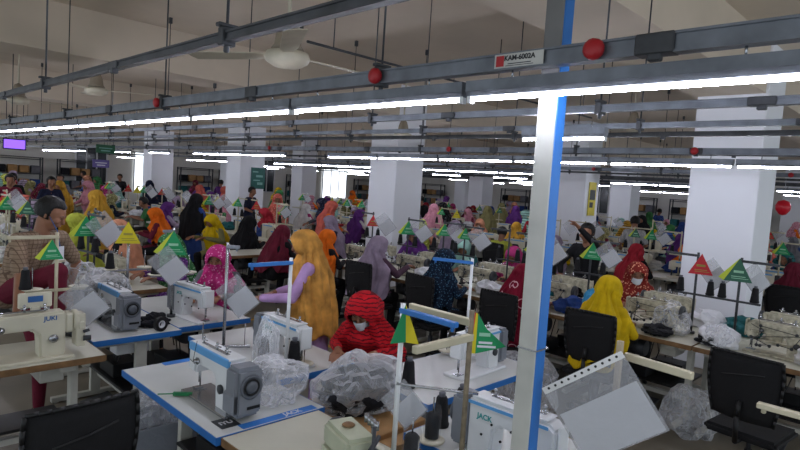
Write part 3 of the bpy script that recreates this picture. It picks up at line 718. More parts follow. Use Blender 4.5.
# thread stands
beige = mat('beige_stand_bar', (190, 182, 156), .45, 0, .08); rusty = mat('worn_pole', (128, 116, 96), .6, .2, .25, 20)
S0 = make_stand('thread_stand', beige, beige); S0['category'] = 'thread stand'
SB = make_stand('thread_stand', WHITE, BLUE, H=.72, tray=.03); SB['category'] = 'thread stand'
SK = make_stand('thread_stand', DGREY, DARKSTEEL, H=.76, tray=.38, plates=False); SK['category'] = 'thread stand'
CN = make_cone(); CN['category'] = 'thread cone'; CN.location = (.98, 4.36, 1.148)
tag(CN, 'black thread cone on the left plate of the beige stand at left')
S0.location = (1.16, 4.36, .78); S0.rotation_euler = (0, 0, PI); tag(S0, 'beige thread stand behind the cream machine at left')
SD = make_stand('thread_stand', STEEL, GREYBOX, H=.74, tray=.36, arm=.1); SD['category'] = 'thread stand'; SD.location = (1.86, 4.99, .78); SD.rotation_euler = (0, 0, PI); tag(SD, 'grey thread stand carrying the yellow pennant')
dup(SD, (2.08, 4.62, .78), PI, label='grey thread stand carrying the green pennant behind the tape roll')
SC = make_stand('thread_stand', STEEL, GREYBOX, H=.74, tray=.03, arm=.09, plates=False); SC['category'] = 'thread stand'; SC.location = (2.0, 3.6, .78); SC.rotation_euler = (0, 0, -.6); tag(SC, 'plain grey thread stand in front of the worker with magenta scarf')
SB.location = (2.07, 2.95, .78); SB.rotation_euler = (0, 0, PI); tag(SB, 'white thread stand with blue top arm in front of the gold scarf')
dup(SB, (1.74, 1.66, .78), -a90, label='white thread stand with blue top arm beside the overlock machine')
dup(SB, (3.3, 2.5, .78), 2.0, label='white thread stand behind the machine left of the post')
def cone(x, y, z, label, group=None, s=1.):
    c = dup(CN, (x, y, z), rnd.random()*6, label=label, group=group); c.scale = (s, s, s); return c
cone(1.99, 3.08, .81, 'left of the two big black cones before the gold scarf', s=1.25); cone(2.13, 2.95, .81, 'right of the two big black cones before the gold scarf', s=1.25)
cone(1.94, 4.62, 1.148, 'black thread cone hanging beside the green pennant at left'); cone(1.72, 4.99, 1.148, 'black thread cone under the yellow pennant')
cone(2.43, 1.84, .782, 'middle black thread cone behind the glass-like jars', s=1.2); cone(2.25, 1.83, .782, 'left black thread cone behind the jars', s=1.2); cone(2.52, 2.32, .782, 'black thread cone on the corner of the table behind the jars', s=1.25)
# front stand with jars: worn pole, two beige arms, rod, plates
t = empty('thread_stand', (1.865, 1.395, .78)); tag(t, 'worn thread stand with two cream arms carrying the large green pennant', 'thread stand')
G().cyl((0, 0, 0), (0, 0, .73), .011, n=10).obj('pole', rusty, t); G().cyl((0, 0, 0), (0, 0, .03), .045, n=14).obj('base', DGREY, t)
G().box((0, .17, .0), (.025, .34, .03)).obj('top_arm', beige, t, bevel=.003).location = (0, 0, .68)
G().box((-.16, .0, .0), (.34, .025, .03)).obj('top_arm', beige, t, bevel=.003).location = (0, 0, .62)
G().cyl((-.16, .24, .39), (.03, -.04, .39), .006, n=8).obj('rod', STEEL, t)
for k, (x, y, lb) in enumerate(((1.83, 1.64, 'left clear jar holding black thread, on the nearest cream table'), (2.08, 1.74, 'right clear jar holding black thread, beside the worn stand'))):
    G().lathe([(0, 0), (.062, 0), (.066, .008), (.062, .012), (0, .014)], 22).obj('round_plate', CREAM, None, loc=(x, y, .782 if k else .782))
    p_ = [q for q in bpy.data.objects if stem(q.name) == 'round_plate'][-1]; tag(p_, ('left' if k == 0 else 'right')+' round cream plate under a clear jar of black thread', 'plate')
    j = empty('thread_jar', (x, y, .797)); tag(j, lb, 'jar')
    G().lathe([(.038, 0), (.043, .01), (.043, .13), (.036, .15), (.036, .16)], 18, caps=False).obj('clear_wall', WRAP, j)
    G().lathe([(0, .004), (.034, .004), (.034, .11), (.02, .125), (0, .125)], 16).obj('thread_spool', THREAD, j)
    G().cyl((0, 0, .12), (0, 0, .2), .004, n=6).obj('pin', STEEL, j)
# big sleeve stand at right of the post
t = empty('thread_stand', (2.07, .87, .78)); tag(t, 'wooden stand with long pale arm holding the big clear sleeve, right of the post', 'thread stand')
G().box((0, 0, .35), (.022, .018, .7)).obj('pole', mat('pale_wood', (176, 160, 132), .7), t); G().cyl((0, 0, 0), (0, 0, .02), .045, n=14).obj('base', DGREY, t)
G().box((.0, -.0, 0), (.02, .25, .028)).obj('top_arm', beige, t, bevel=.003).matrix_local = Matrix.Translation((.02, -.13, .64)) @ Matrix.Rotation(R(-8), 4, 'Z')
t = empty('document_sleeve', (2.035, .855, 1.452), face(2.1, .75)); tag(t, 'big punched clear sleeve with pale sheet hung on the wooden stand', 'document sleeve')
M = Matrix.Rotation(R(-36), 4, 'Y')
G().box((-.16, 0, -.155), (.33, .003, .31), 0, M).obj('sleeve', SLEEVE, t)
g = G()
for k in range(11): g.cyl((-.3+k*.028, -.004, -.012), (-.3+k*.028, -.0025, -.012), .005, n=8, M=M)
G().box((-.16, -.001, -.014), (.33, .002, .026), 0, M).obj('punched_strip', mat('strip_white', (216, 216, 216), .5), t); g.obj('punch_holes', BLACK, t)
G().box((-.16, -.0005, -.21), (.31, .0008, .19), 0, M).obj('paper_sheet', PAPER, t)
t = dup(S0, (2.2, .16, .78), a90, label='beige thread stand at the lower right corner'); t.scale = (1, 1, .8); dup(TW, (2.36, .12, 0), a90, label='white sewing table below the lower right corner')

cone(2.22, .93, .80, 'small black cone at the bottom edge right of the post')
# pennants
FL = {}
for nm, c in (('green', (24, 140, 84)), ('yellow', (206, 190, 30)), ('red', (190, 40, 50)), ('darkgreen', (50, 100, 80))):
    FL[nm] = make_flag((nm, c)); FL[nm]['category'] = 'pennant'
used = {}
def flag(nm, p, rz, label, s=1., group=None):
    if nm not in used: o = FL[nm]; used[nm] = 1; o.location = p; tag(o, label, None, group)
    else: o = dup(FL[nm], p, label=label, group=group)
    o.rotation_euler = (0, 0, rz); o.scale = (s, s, s); return o
t = empty('pennant', (1.873, 1.385, 1.5), face(1.84, 1.4)+.15); tag(t, 'largest green pennant, on the worn stand left of the post', 'pennant')
G().prism([(.012, 0), (.012, -.165), (.135, -.13), (.05, -.06)], -.002, .002).obj('green_card', mat('card_green', (24, 140, 84), .6), t)
G().prism([(0, .005), (-.022, -.16), (-.008, -.165), (.004, 0)], -.002, .002).obj('orange_edge', mat('card_orange', (206, 84, 44), .6), t)
G().prism([(.004, 0), (-.008, -.165), (.012, -.165), (.012, 0)], -.002, .002).obj('yellow_edge', mat('card_yellow', (206, 190, 30), .6), t)
g = G().box((.045, -.003, -.085), (.045, .001, .014), 0); g.obj('printed_label', mat('flag_print', (150, 200, 168), .6), t)
G().box((.05, -.003, -.118), (.055, .001, .009)).obj('printed_line', PAPER, t); G().box((.055, -.003, -.134), (.075, .001, .009)).obj('printed_line', PAPER, t)
t = empty('pennant', (1.735, 1.64, 1.5), face(1.75, 1.7)); tag(t, 'half green half yellow pennant on the white stand beside the red headscarf', 'pennant')
G().prism([(0, 0), (-.055, -.17), (.01, -.16)], -.002, .002).obj('green_half', MC['card_green'], t); G().prism([(0, 0), (.01, -.16), (.065, -.165)], -.002, .002).obj('yellow_half', MC['card_yellow'], t)
flag('green', (2.06, 4.58, 1.5), face(1.6, 3.6), 'green triangular pennant above the tape roll at left', 1.25)
flag('yellow', (1.84, 4.95, 1.54), face(1.4, 4), 'bright yellow triangular pennant at left', 1.15)
flag('green', (1.12, 4.32, 1.48), face(1, 4)+.3, 'green pennant before the chest of the man in checked shirt', .85)
PO = make_pouch(); PO['category'] = 'document sleeve'; PO.location = (1.1, 4.1, 1.13); PO.scale = (.85, .85, .85); PO.rotation_euler = (0, 0, face(1.2, 4.2)); tag(PO, 'clear sleeve with white sheet beside the cream machine at left')
def pouch(p, rz, label, group=None, s=1.):
    o = dup(PO, p, rz, label=label, group=group); o.scale = (s, s, s); return o
pouch((1.95, 3.66, 1.18), face(2, 3.6), 'grey clear sleeve on the beige stand before the magenta scarf', s=.85)
pouch((1.86, 4.6, 1.26), face(1.7, 4.3), 'clear sleeve hanging right of the tape roll machine', s=.9)
pouch((1.73, 1.75, 1.06), face(1.7, 1.75)+.3, 'tilted clear sleeve beside the black garment bag', s=.62)
# rest of the near clutter
def thing(o, label, cat, group=None): return tag(o, label, cat, group)
b = blob('plastic_bag', BAG, .17, .13, .13, 1); b.location = (1.77, 2.62, .78); thing(b, 'crumpled clear bag on the table right of the nearest machine', 'plastic bag')
b = blob('plastic_bag', BAG, .075, .065, .22, 5, .25); b.location = (1.87, 2.86, .78); thing(b, 'tall twisted clear bag behind the crumpled bag', 'plastic bag')
blob('dark_cloth', NAVYF, .05, .045, .05, 6, parent=b)
b = empty('garment_bag', (2.2, 2.4, .712)); thing(b, 'clear bag full of black garments on the cardboard box', 'garment bag')
blob('clear_wrap', BAG, .25, .19, .17, 2, .3, parent=b); blob('folded_garments', NAVYF, .225, .17, .14, 3, .25, parent=b)
t = empty('cardboard_box', (2.2, 2.37, 0)); thing(t, 'open brown cardboard box under the black garment bag', 'box')
G().box((0, 0, .35), (.42, .62, .7)).obj('box_body', CARD, t, bevel=.004)
G().box((0, .0, 0), (.44, .16, .006)).obj('flap', CARD, t).matrix_local = Matrix.Translation((0, -.37, .68)) @ Matrix.Rotation(R(-12), 4, 'X')
G().box((0, .0, 0), (.14, .6, .006)).obj('flap', CARD, t).matrix_local = Matrix.Translation((-.25, 0, .69)) @ Matrix.Rotation(R(-10), 4, 'Y')
b = empty('garment_bag', (1.68, 4.98, .782)); thing(b, 'clear bag of dark garments behind the white and blue machine at left', 'garment bag')
blob('clear_wrap', BAG, .2, .2, .19, 7, .3, parent=b); blob('folded_garments', NAVYF, .19, .18, .15, 8, .25, parent=b)
b = empty('garment_bag', (1.52, 5.18, .782)); thing(b, 'big heap of clear bags left of the yellow pennant', 'garment bag')
blob('clear_wrap', BAG, .2, .26, .24, 17, .35, parent=b); blob('folded_garments', NAVYF, .13, .18, .1, 18, .3, parent=b)
b = blob('fabric_scraps', NAVYF, .09, .07, .045, 9, .6); b.location = (1.86, 4.42, .78); thing(b, 'dark fabric scraps on the table beside the tape roll', 'fabric')
b = blob('fabric_scraps', NAVYF, .09, .05, .035, 19, .7); b.location = (1.79, 3.02, .78); thing(b, 'black cloth scrap on the table behind the nearest machine', 'fabric')
g = G()
nn = 20
for k in range(nn):
    a0 = 2*PI*k/nn; a1 = 2*PI*(k+1)/nn
    P4 = [(r*math.cos(a), y, r*math.sin(a)+.055) for a in (a0, a1) for r, y in ((.03, -.015), (.055, -.015), (.055, .015), (.03, .015))]
    g.add(P4, [(0, 1, 5, 4), (1, 2, 6, 5), (2, 3, 7, 6), (3, 0, 4, 7)], 0, False)
o = g.obj('tape_roll', BLACK, None, loc=(1.83, 4.235, .78), rz=.3); thing(o, 'black tape roll standing on the corner of a white table', 'tape roll')
G().lathe([(.029, -.016), (.029, .016), (.022, .016), (.022, -.016), (.029, -.016)], 18, 0, Matrix.Translation((0, 0, .055)) @ Matrix.Rotation(a90, 4, 'X'), False).obj('core', PAPER, o)
o = G().box((0, 0, .012), (.018, .1, .02)).cyl((0, .05, .012), (0, .13, .008), .004, n=6).obj('thread_snips', mat('snips_green', (20, 120, 70), .5), None, bevel=.004, loc=(1.4, 2.93, .782), rz=.9); thing(o, 'small green thread snips on the table before the nearest machine', 'snips')
t = empty('plastic_crate', (1.62, 3.84, 0)); thing(t, 'grey plastic crate of clear bags on the floor between two tables', 'crate')
g = G(); g.box((0, 0, .01), (.5, .36, .02))
for sy in (-1, 1): g.box((0, sy*.175, .16), (.5, .01, .3)); g.box((0, sy*.18, .3), (.53, .02, .02))
for sx in (-1, 1): g.box((sx*.245, 0, .16), (.01, .36, .3)); g.box((sx*.25, 0, .3), (.02, .37, .02))
g.obj('crate_body', glassy('translucent_crate', (150, 155, 165), .75, .4), t)
b = blob('plastic_bag', BAG, .19, .14, .26, 12, .4); b.location = (1.62, 3.84, .02); thing(b, 'crumpled clear wrapping inside the grey crate', 'plastic bag')
for i, (x, y, z, r, lb) in enumerate(((4.6, 2.78, 0, .26, 'large clear bag on the floor left of the worker in yellow'), (5.35, 1.58, .0, .2, 'clear bag with dark scraps under the front tables at right'), (5.6, 1.9, .782, .14, 'clear bag on the table before the floral headscarf'), (5.45, 1.45, .782, .1, 'small clear bag at the table joint before the big column'))):
    b = blob('plastic_bag', BAG, r, r, r*1.1, 20+i, .35); b.location = (x, y, z); thing(b, lb, 'plastic bag')
for i, (x, y, lb) in enumerate(((5.5, 1.5, 'dark navy fabric pile on the table before the big column'), (5.42, 1.95, 'black fabric pile in front of the first row machine'))):
    b = blob('fabric_pile', NAVYF, .13, .11, .05, 30+i, .5); b.location = (x, y, .782); thing(b, lb, 'fabric')
o = blob('fabric_pile', cloth('blue_fabric', (70, 160, 210)), .12, .1, .16, 33, .4); o.location = (5.5, 2.62, .782); thing(o, 'light blue fabric between the yellow and the floral headscarf', 'fabric')
for k, (y, s_, lb) in enumerate(((1.78, 1, 'left'), (1.42, -1, 'right'))):
    (dup(SK, (5.78, y, .782), s_*a90, label='%s of the two dark stands in front of the big column' % lb))
    for q in (-1, 1): cone(5.78, y+q*.13, 1.164, 'black cone, %s side of the %s stand before the big column' % ('left' if q > 0 else 'right', lb))
    pouch((5.74, y-s_*.0, 1.4), face(5.7, 1.6)+(.5 if k else 0), 'clear sleeve with sheet on the %s stand before the big column' % lb, s=.8)
flag('red', (5.72, 1.73, 1.54), face(5.7, 1.6), 'red pennant on the left stand before the big column', 1.2)
flag('darkgreen', (5.72, 1.42, 1.54), face(5.7, 1.6), 'dark green pennant on the right stand before the big column', 1.3)
# chairs
CH = make_chair(); CH['category'] = 'chair'; CH.location = (.78, 2.78, 0); CH.rotation_euler = (0, 0, .08); tag(CH, 'black mesh office chair at the lower left, nearest the camera')
dup(CH, (4.62, .97, 0), -a90-.1, label='empty black mesh chair in front of the big right column')
# ---------------------------------------------------------------- templates of people
template('sit1', SEAT, .0085, (1, .42, .3, 1.02))
template('sit2', var(bow=.6, neck=(0, .18, 1.02), yaw=.2, wristR=(.16, .5, .86), wristL=(-.06, .44, .86)), .0085, (2, .38, .34, 1.02, .4))
template('sit3', var(bow=.2, neck=(.02, .1, 1.06), yaw=-.45, elbowR=(.3, .22, .86), wristR=(.28, .48, .95), wristL=(-.16, .4, .86)), .0085, (5, .5, .26, 1.04, .6))
template('stand_f', STAND_F, .009, (3, .5, .38, 1.03))
template('stand_m', STAND_M, .009, head='hair')
template('sit_m', var(sex='m', bow=.35, short=True), .009, head='hair')
template('hero_red', var(bow=.62, neck=(.0, .22, .98), yaw=-.12, wristR=(.1, .52, .85), wristL=(-.14, .5, .85)), .007, (7, .42, .46, 1.16, .5))
template('hero_gold', dict(STAND_F, bow=.28, yaw=.15, wristL=(-.1, .46, .98), elbowL=(-.23, .17, 1.02)), .008, (9, .66, .42, 1.0, .3))
template('hero_man', dict(STAND_M, hip=(0, -.12, 1.0), neck=(0, .1, 1.47), bow=.42, yaw=.5, twist=-.1, elbowL=(-.34, .1, 1.2), wristL=(-.26, .1, .98), elbowR=(.26, .22, 1.16), wristR=(.42, .38, .98), kneeR=(.14, .42, 1.22), ankleR=(.16, .45, .86), wide=1.08, hdirR=(.7, .7, -.25), hdirL=(0, .3, -1)), .007, head='hair')
template('reach_m', dict(STAND_M, short=False, elbowL=(-.2, .3, 1.45), wristL=(-.1, .5, 1.62), elbowR=(.24, .24, 1.12)), .009, head='hair')
COL = dict(mustard=(214, 152, 28), peach=(222, 140, 100), lime=(178, 186, 44), orange=(236, 112, 22), navy=(28, 34, 62), black=(24, 24, 28), maroon=(122, 26, 50), red=(186, 30, 46), purple=(104, 44, 136), magenta=(196, 44, 120),
           lavender=(162, 140, 166), mint=(150, 204, 190), pink=(216, 136, 156), teal=(30, 104, 108), olive=(140, 134, 78), green=(52, 124, 62), coral=(226, 96, 78), white=(206, 204, 200), brown=(104, 66, 46), grey=(110, 110, 118), yellow=(222, 186, 16), blue=(40, 72, 150))
COL = {k: tuple(int(.2*(.3*v[0]+.6*v[1]+.1*v[2])+.76*q) for q in v) for k, v in COL.items()}
COL['yellow'] = (206, 172, 18); COL['orange'] = (226, 108, 24)
prc = random.Random(5)
def cm(c): return cloth('cloth_'+c, COL[c])
def cmr(c):
    k = prc.random()
    if k < .5: return cm(c)
    if k < .75: return cloth('print_'+c, COL[c], tuple(min(255, q+70) for q in COL[c]), 'floral', 34)
    return cloth('soft_stripe_'+c, COL[c], tuple(int(q*.6) for q in COL[c]), 'stripes', 5)
def cmf(c, d): return cloth('print_%s_%s' % (c, d), COL[c], COL[d], 'floral', 26)
REDST = cloth('red_striped_scarf', (186, 22, 34), (96, 14, 26), 'stripes', 12, dist=5)
GOLD = mat('gold_scarf', (204, 146, 66), .85, 0, .3, 7, .3, 90); RINGS = cloth('maroon_ring_scarf', (122, 18, 44), (220, 170, 180), 'rings', 7)
NAVYP = cloth('navy_print', (20, 34, 54), (70, 110, 140), 'floral', 42); FLOR = cloth('rust_floral_scarf', (128, 40, 34), (214, 150, 120), 'floral', 34)
CHECK = cloth('checked_shirt', (150, 128, 108), (104, 84, 70), 'checks', 11); MAG = cloth('magenta_print', (190, 48, 120), (226, 150, 190), 'floral', 40); STR = cloth('striped_shirt', (210, 208, 206), (90, 92, 100), 'vstripes', 14)
LILAC = cloth('lilac_tunic', (186, 150, 200)); CLOW = cm('black')
person('hero_red', (3.0, 3.12, 0), a90+.5, REDST, CLOW, REDST, 'worker in red striped headscarf and white mask, bent over her machine', True)
person('hero_gold', (3.0, 3.9, 0), .85, LILAC, LILAC, GOLD, 'standing woman in long gold headscarf and lilac tunic, reaching left')
person('sit1', (2.88, 5.24, 0), a90+.75, cm('grey'), cm('black'), MAG, 'worker in magenta headscarf and face mask, seen from the front', True, maskm=MAG)
person('hero_man', (1.14, 4.98, 0), PI+.5, CHECK, cm('maroon'), None, 'man in brown checked short-sleeved shirt leaning over the machines at left')
o = G().box((0, 0, 0), (.07, .004, .1)).obj('id_badge', PAPER, None, loc=(1.27, 4.70, 1.33), rz=.5); thing(o, 'white badge hanging before the chest of the man in checked shirt', 'badge')
G().tube([(0, 0, .05), (.03, .06, .16), (.0, .1, .26)], .003, 5).obj('lanyard', LABEL, o)
C_Y = [2.27, 3.2, 4.25, 5.3, 6.35]
hero = [('sit1', cm('yellow'), cm('yellow'), 'worker in plain bright yellow headscarf seated on a black chair'), ('sit2', RINGS, RINGS, 'worker in maroon headscarf with pale rings, just left of the post'), ('sit1', NAVYP, NAVYP, 'worker in dark navy patterned headscarf seated on a black chair'),
        ('sit3', cloth('plum_tunic', (84, 60, 76)), cm('lavender'), 'worker in pale lavender headscarf seated on a grey-backed chair'), ('sit1', cm('black'), cm('orange'), 'worker in bright orange headscarf and black gown behind the gold scarf')]
for y, (k, tp, sc, lb) in zip(C_Y, hero):
    person(k, (4.87, y, 0), -a90+rnd.uniform(-.15, .15), tp, cm('black'), sc, lb)
    nm = {2.27: 'yellow', 3.2: 'ringed maroon', 4.25: 'navy patterned', 5.3: 'lavender', 6.35: 'orange'}[y]
    dup(CH, (4.93, y, 0), -a90+rnd.uniform(-.1, .1), label='black mesh chair behind the worker in %s headscarf' % nm)
person('sit1', (6.66, 2.72, 0), a90+.55, FLOR, cm('black'), FLOR, 'worker in rust floral headscarf and white mask facing the camera', True)
person('reach_m', (6.95, 3.45, 0), a90, cm('black'), cm('black'), None, 'dark-clothed worker reaching up just right of the post')
person('sit2', (6.88, 4.35, 0), a90, cm('magenta'), cm('grey'), cm('magenta'), 'worker in magenta headscarf facing the post from across the table')
person('sit2', (6.88, 5.3, 0), a90+.3, cm('teal'), cm('grey'), cm('mint'), 'worker in mint headscarf behind the navy patterned headscarf')
person('sit1', (6.95, 6.4, 0), a90+.4, cm('purple'), cm('grey'), cm('purple'), 'worker in vivid purple headscarf in front of the middle column')
SPOT = []   # x, y of everyone so far
free = [('sit1', (2.95, 7.75), .9, 'black', 'peach', 'worker in peach headscarf seen from behind, left of the yellow pennant'), ('sit1', (2.75, 8.75), 1.0, 'lime', 'lime', 'worker in lime headscarf beside the one in peach'),
        ('stand_f', (3.42, 10.4), .5, 'mustard', 'mustard', 'standing woman in mustard headscarf and mustard tunic at left'), ('sit1', (4.4, 10.1), 1.0, 'maroon', 'orange', 'worker in orange headscarf right of the mustard one'),
        ('stand_f', (5.0, 10.4), -1.2, 'blue', 'black', 'woman in black headscarf and blue tunic before the second column'), ('sit2', (5.1, 9.4), 1.8, 'olive', 'yellow', 'worker in yellow headscarf left of the poster column'),
        ('sit1', (4.95, 8.55), -1.4, 'black', 'black', 'worker in plain black headscarf below the poster column'), ('stand_f', (7.3, 9.3), -2.2, 'orange', 'coral', 'woman in coral orange headscarf standing between two columns'),
        ('sit1', (6.9, 10.6), 1.5, 'red', 'red', 'worker in red headscarf right of the poster column'), ('sit2', (4.75, 7.3), -1.3, 'black', 'maroon', 'worker in maroon headscarf at the empty cream table'),
        ('stand_f', (10.0, 15.2), -1.4, 'green', 'green', 'woman in green headscarf standing beyond the poster column'), ('stand_m', (2.95, 14.6), PI, 'maroon', 0, 'man in maroon shirt standing at the far left edge'),
        ('stand_m', (3.3, 15.9), 2.6, 'black', 0, 'man in black shirt beside the maroon shirt at far left'), ('stand_m', (3.65, 14.3), PI, 'navy', 0, 'man in navy polo standing behind the checked shirt man'), ('stand_f', (4.05, 14.9), 2.3, 'mustard', 'mustard', 'woman in mustard tunic beside the navy polo man'),
        ('stand_m', (4.7, 17.5), 2.8, 'grey', 0, 'man in grey shirt behind the mustard tunic woman'), ('stand_f', (4.9, 15.6), 1.9, 'pink', 'pink', 'woman in pink headscarf right of the navy polo man'), ('sit_m', (5.5, 13.4), 1.2, 'green', 0, 'dark-haired worker in green before the left column'),
        ('stand_f', (8.4, 16.8), .4, 'coral', 'coral', 'woman in coral tunic standing between the two left columns'), ('stand_f', (8.9, 16.2), .3, 'pink', 'coral', 'woman in coral headscarf and pink tunic between the left columns'),
        ('stand_m', (13.2, 12.1), -.6, 'black', 0, 'dark-clothed man standing right of the middle column'), ('stand_f', (10.6, 9.3), -.8, 'pink', 'pink', 'woman in pink headscarf standing before the dark-clothed man'),
        ('stand_f', (15.8, 13.6), -.7, 'lavender', 'lavender', 'woman in lavender standing far behind the pink headscarf'), ('stand_f', (12.4, 9.0), -.8, 'olive', 'olive', 'woman in khaki headscarf seen from behind, mid hall'), ('stand_f', (16.5, 11.4), -.7, 'olive', 'olive', 'woman in large olive scarf far back left of the post'),
        ('stand_f', (14.6, 9.6), -.9, 'purple', 'purple', 'woman in purple standing far back left of the post'), ('sit1', (11.2, 8.3), 2.0, 'peach', 'peach', 'worker in peach headscarf facing the camera, mid hall'), ('sit1', (11.1, 7.3), -1.2, 'mustard', 'mustard', 'worker in mustard headscarf just left of the post, mid hall'),
        ('sit1', (9.0, 3.75), -a90, 'black', 'red', 'worker in bright red headscarf behind the yellow headscarf'), ('stand_m', (11.6, 4.8), -1.0, 'STR', 0, 'man in white striped shirt seen behind the red headscarf'), ('stand_f', (16.5, 6.6), 1.5, 'black', 'black', 'tall figure with black head covering far beyond the striped shirt'),
        ('sit1', (8.95, 1.62), -a90, 'maroon', 'maroon', 'worker in maroon headscarf at the right edge, behind the big column'), ('sit2', (11.0, 3.5), 1.4, 'brown', 'orange', 'worker in orange headscarf left of the big column'), ('sit1', (13.4, 4.55), -1.4, 'purple', 'purple', 'worker in purple headscarf left of the big column')]
for k, (x, y), rz, tp, sc, lb in free:
    tm = STR if tp == 'STR' else cm(tp)
    person(k, (x, y, 0), rz, tm, cm('black'), cm(sc) if sc else None, lb); SPOT.append((x, y))
o = dup(TC, (4.75, 7.95, 0), 0, label='empty cream table behind the standing gold scarf woman'); SPOT.append((4.75, 7.95))
tag(dup(CH, (9.0, 1.62, 0), -a90, label='black chair of the maroon headscarf worker at the right edge'), None)
# ---------------------------------------------------------------- the sewing rows
CB = None
yw_, pt_, rl_ = R(45.5), R(-4.1), R(3.755)
def seen(x, y, z=.9, m=40):
    f_ = Vector((math.sin(yw_)*math.cos(pt_), math.cos(yw_)*math.cos(pt_), math.sin(pt_))); s_ = Vector((math.cos(yw_), -math.sin(yw_), 0)); u_ = s_.cross(f_)
    sv_ = s_*math.cos(rl_)+u_*math.sin(rl_); uv_ = -s_*math.sin(rl_)+u_*math.cos(rl_); p = Vector((x, y, z-2)); d = p.dot(f_)
    if d < .5: return False
    X = 400+581*p.dot(sv_)/d; Y = 225-581*p.dot(uv_)/d
    return -m < X < 800+m and -m < Y < 450+m
def hidden(x, y):
    """whole station stands behind a column"""
    for a, b in cols:
        if math.hypot(a, b) < math.hypot(x, y)-.8:
            az = [math.atan2(cx, cy) for cx in (a, a+.75) for cy in (b, b+.75)]
            dv = .55/math.hypot(x, y); q = math.atan2(x, y)
            if min(az) < q-dv and q+dv < max(az): return True
    return False
# simple far kinds
def far_machine():
    t = G().prism(mach_body('old'), -.05, .05, 0).box((0, 0, .008), (.48, .17, .016), 0).box((.23, 0, .19), (.06, .1, .12), 1).box((-.2, 0, .07), (.02, .02, .1), 1).cyl((-.1, 0, .27), (-.1, 0, .31), .01, n=6, m=1).cyl((.05, 0, .27), (.05, 0, .31), .01, n=6, m=1).box((.02, -.053, .25), (.3, .004, .02), 2).box((.02, .053, .25), (.3, .004, .02), 2)
    return t.obj('sewing_machine', [CREAM, DGREY, LBLUE])
def far_table():
    g = G().box((0, 0, .765), (1.04, .6, .034), 0)
    for sx in (-1, 1): g.box((sx*.42, .05, .38), (.05, .08, .74), 1); g.box((sx*.42, 0, .03), (.05, .5, .05), 1)
    g.box((.2, 0, .66), (.16, .24, .14), 1).box((0, -.05, .1), (.36, .22, .02), 2).box((-.1, .1, .6), (.3, .2, .1), 2)
    return g.obj('sewing_table', [CREAMTOP, LEGW, DGREY])
def far_stand():
    g = G().cyl((0, 0, 0), (0, 0, .74), .012, n=6, m=0).box((.14, 0, .71), (.3, .03, .02), 0).box((0, 0, .35), (.36, .03, .02), 0).cyl((0, 0, 0), (0, 0, .02), .035, n=8, m=1)
    return g.obj('thread_stand', [beige, DGREY])
FM, FT, FS = far_machine(), far_table(), far_stand()
for o, c in ((FM, 'sewing machine'), (FT, 'table'), (FS, 'thread stand')): o['category'] = c
NF = len(SPOT)
pool = ['mustard', 'peach', 'lime', 'orange', 'navy', 'black', 'maroon', 'red', 'purple', 'magenta', 'lavender', 'mint', 'pink', 'teal', 'olive', 'green', 'coral', 'white', 'grey', 'yellow', 'blue']
hist = {}
heapm = [NAVYF, PAPER, cloth('print_bundle', (150, 150, 156), (60, 90, 80), 'floral', 30), cm('teal'), cm('white'), cm('blue')]
heap0 = {}
for i, m in enumerate(heapm):
    heap0[i] = blob('fabric_pile', m, .15, .13, .09, 50+i, .45, sub=3)
    heap0[i]['category'] = 'fabric'
usedh = set()
NUMW = ['first', 'second', 'third', 'fourth', 'fifth', 'sixth', 'seventh', 'eighth', 'ninth', 'tenth', 'eleventh', 'twelfth', 'thirteenth', 'fourteenth', 'fifteenth', 'sixteenth', 'seventeenth', 'eighteenth', 'nineteenth', 'twentieth', 'twenty-first', 'twenty-second', 'twenty-third', 'twenty-fourth', 'twenty-fifth', 'twenty-sixth', 'twenty-seventh', 'twenty-eighth']
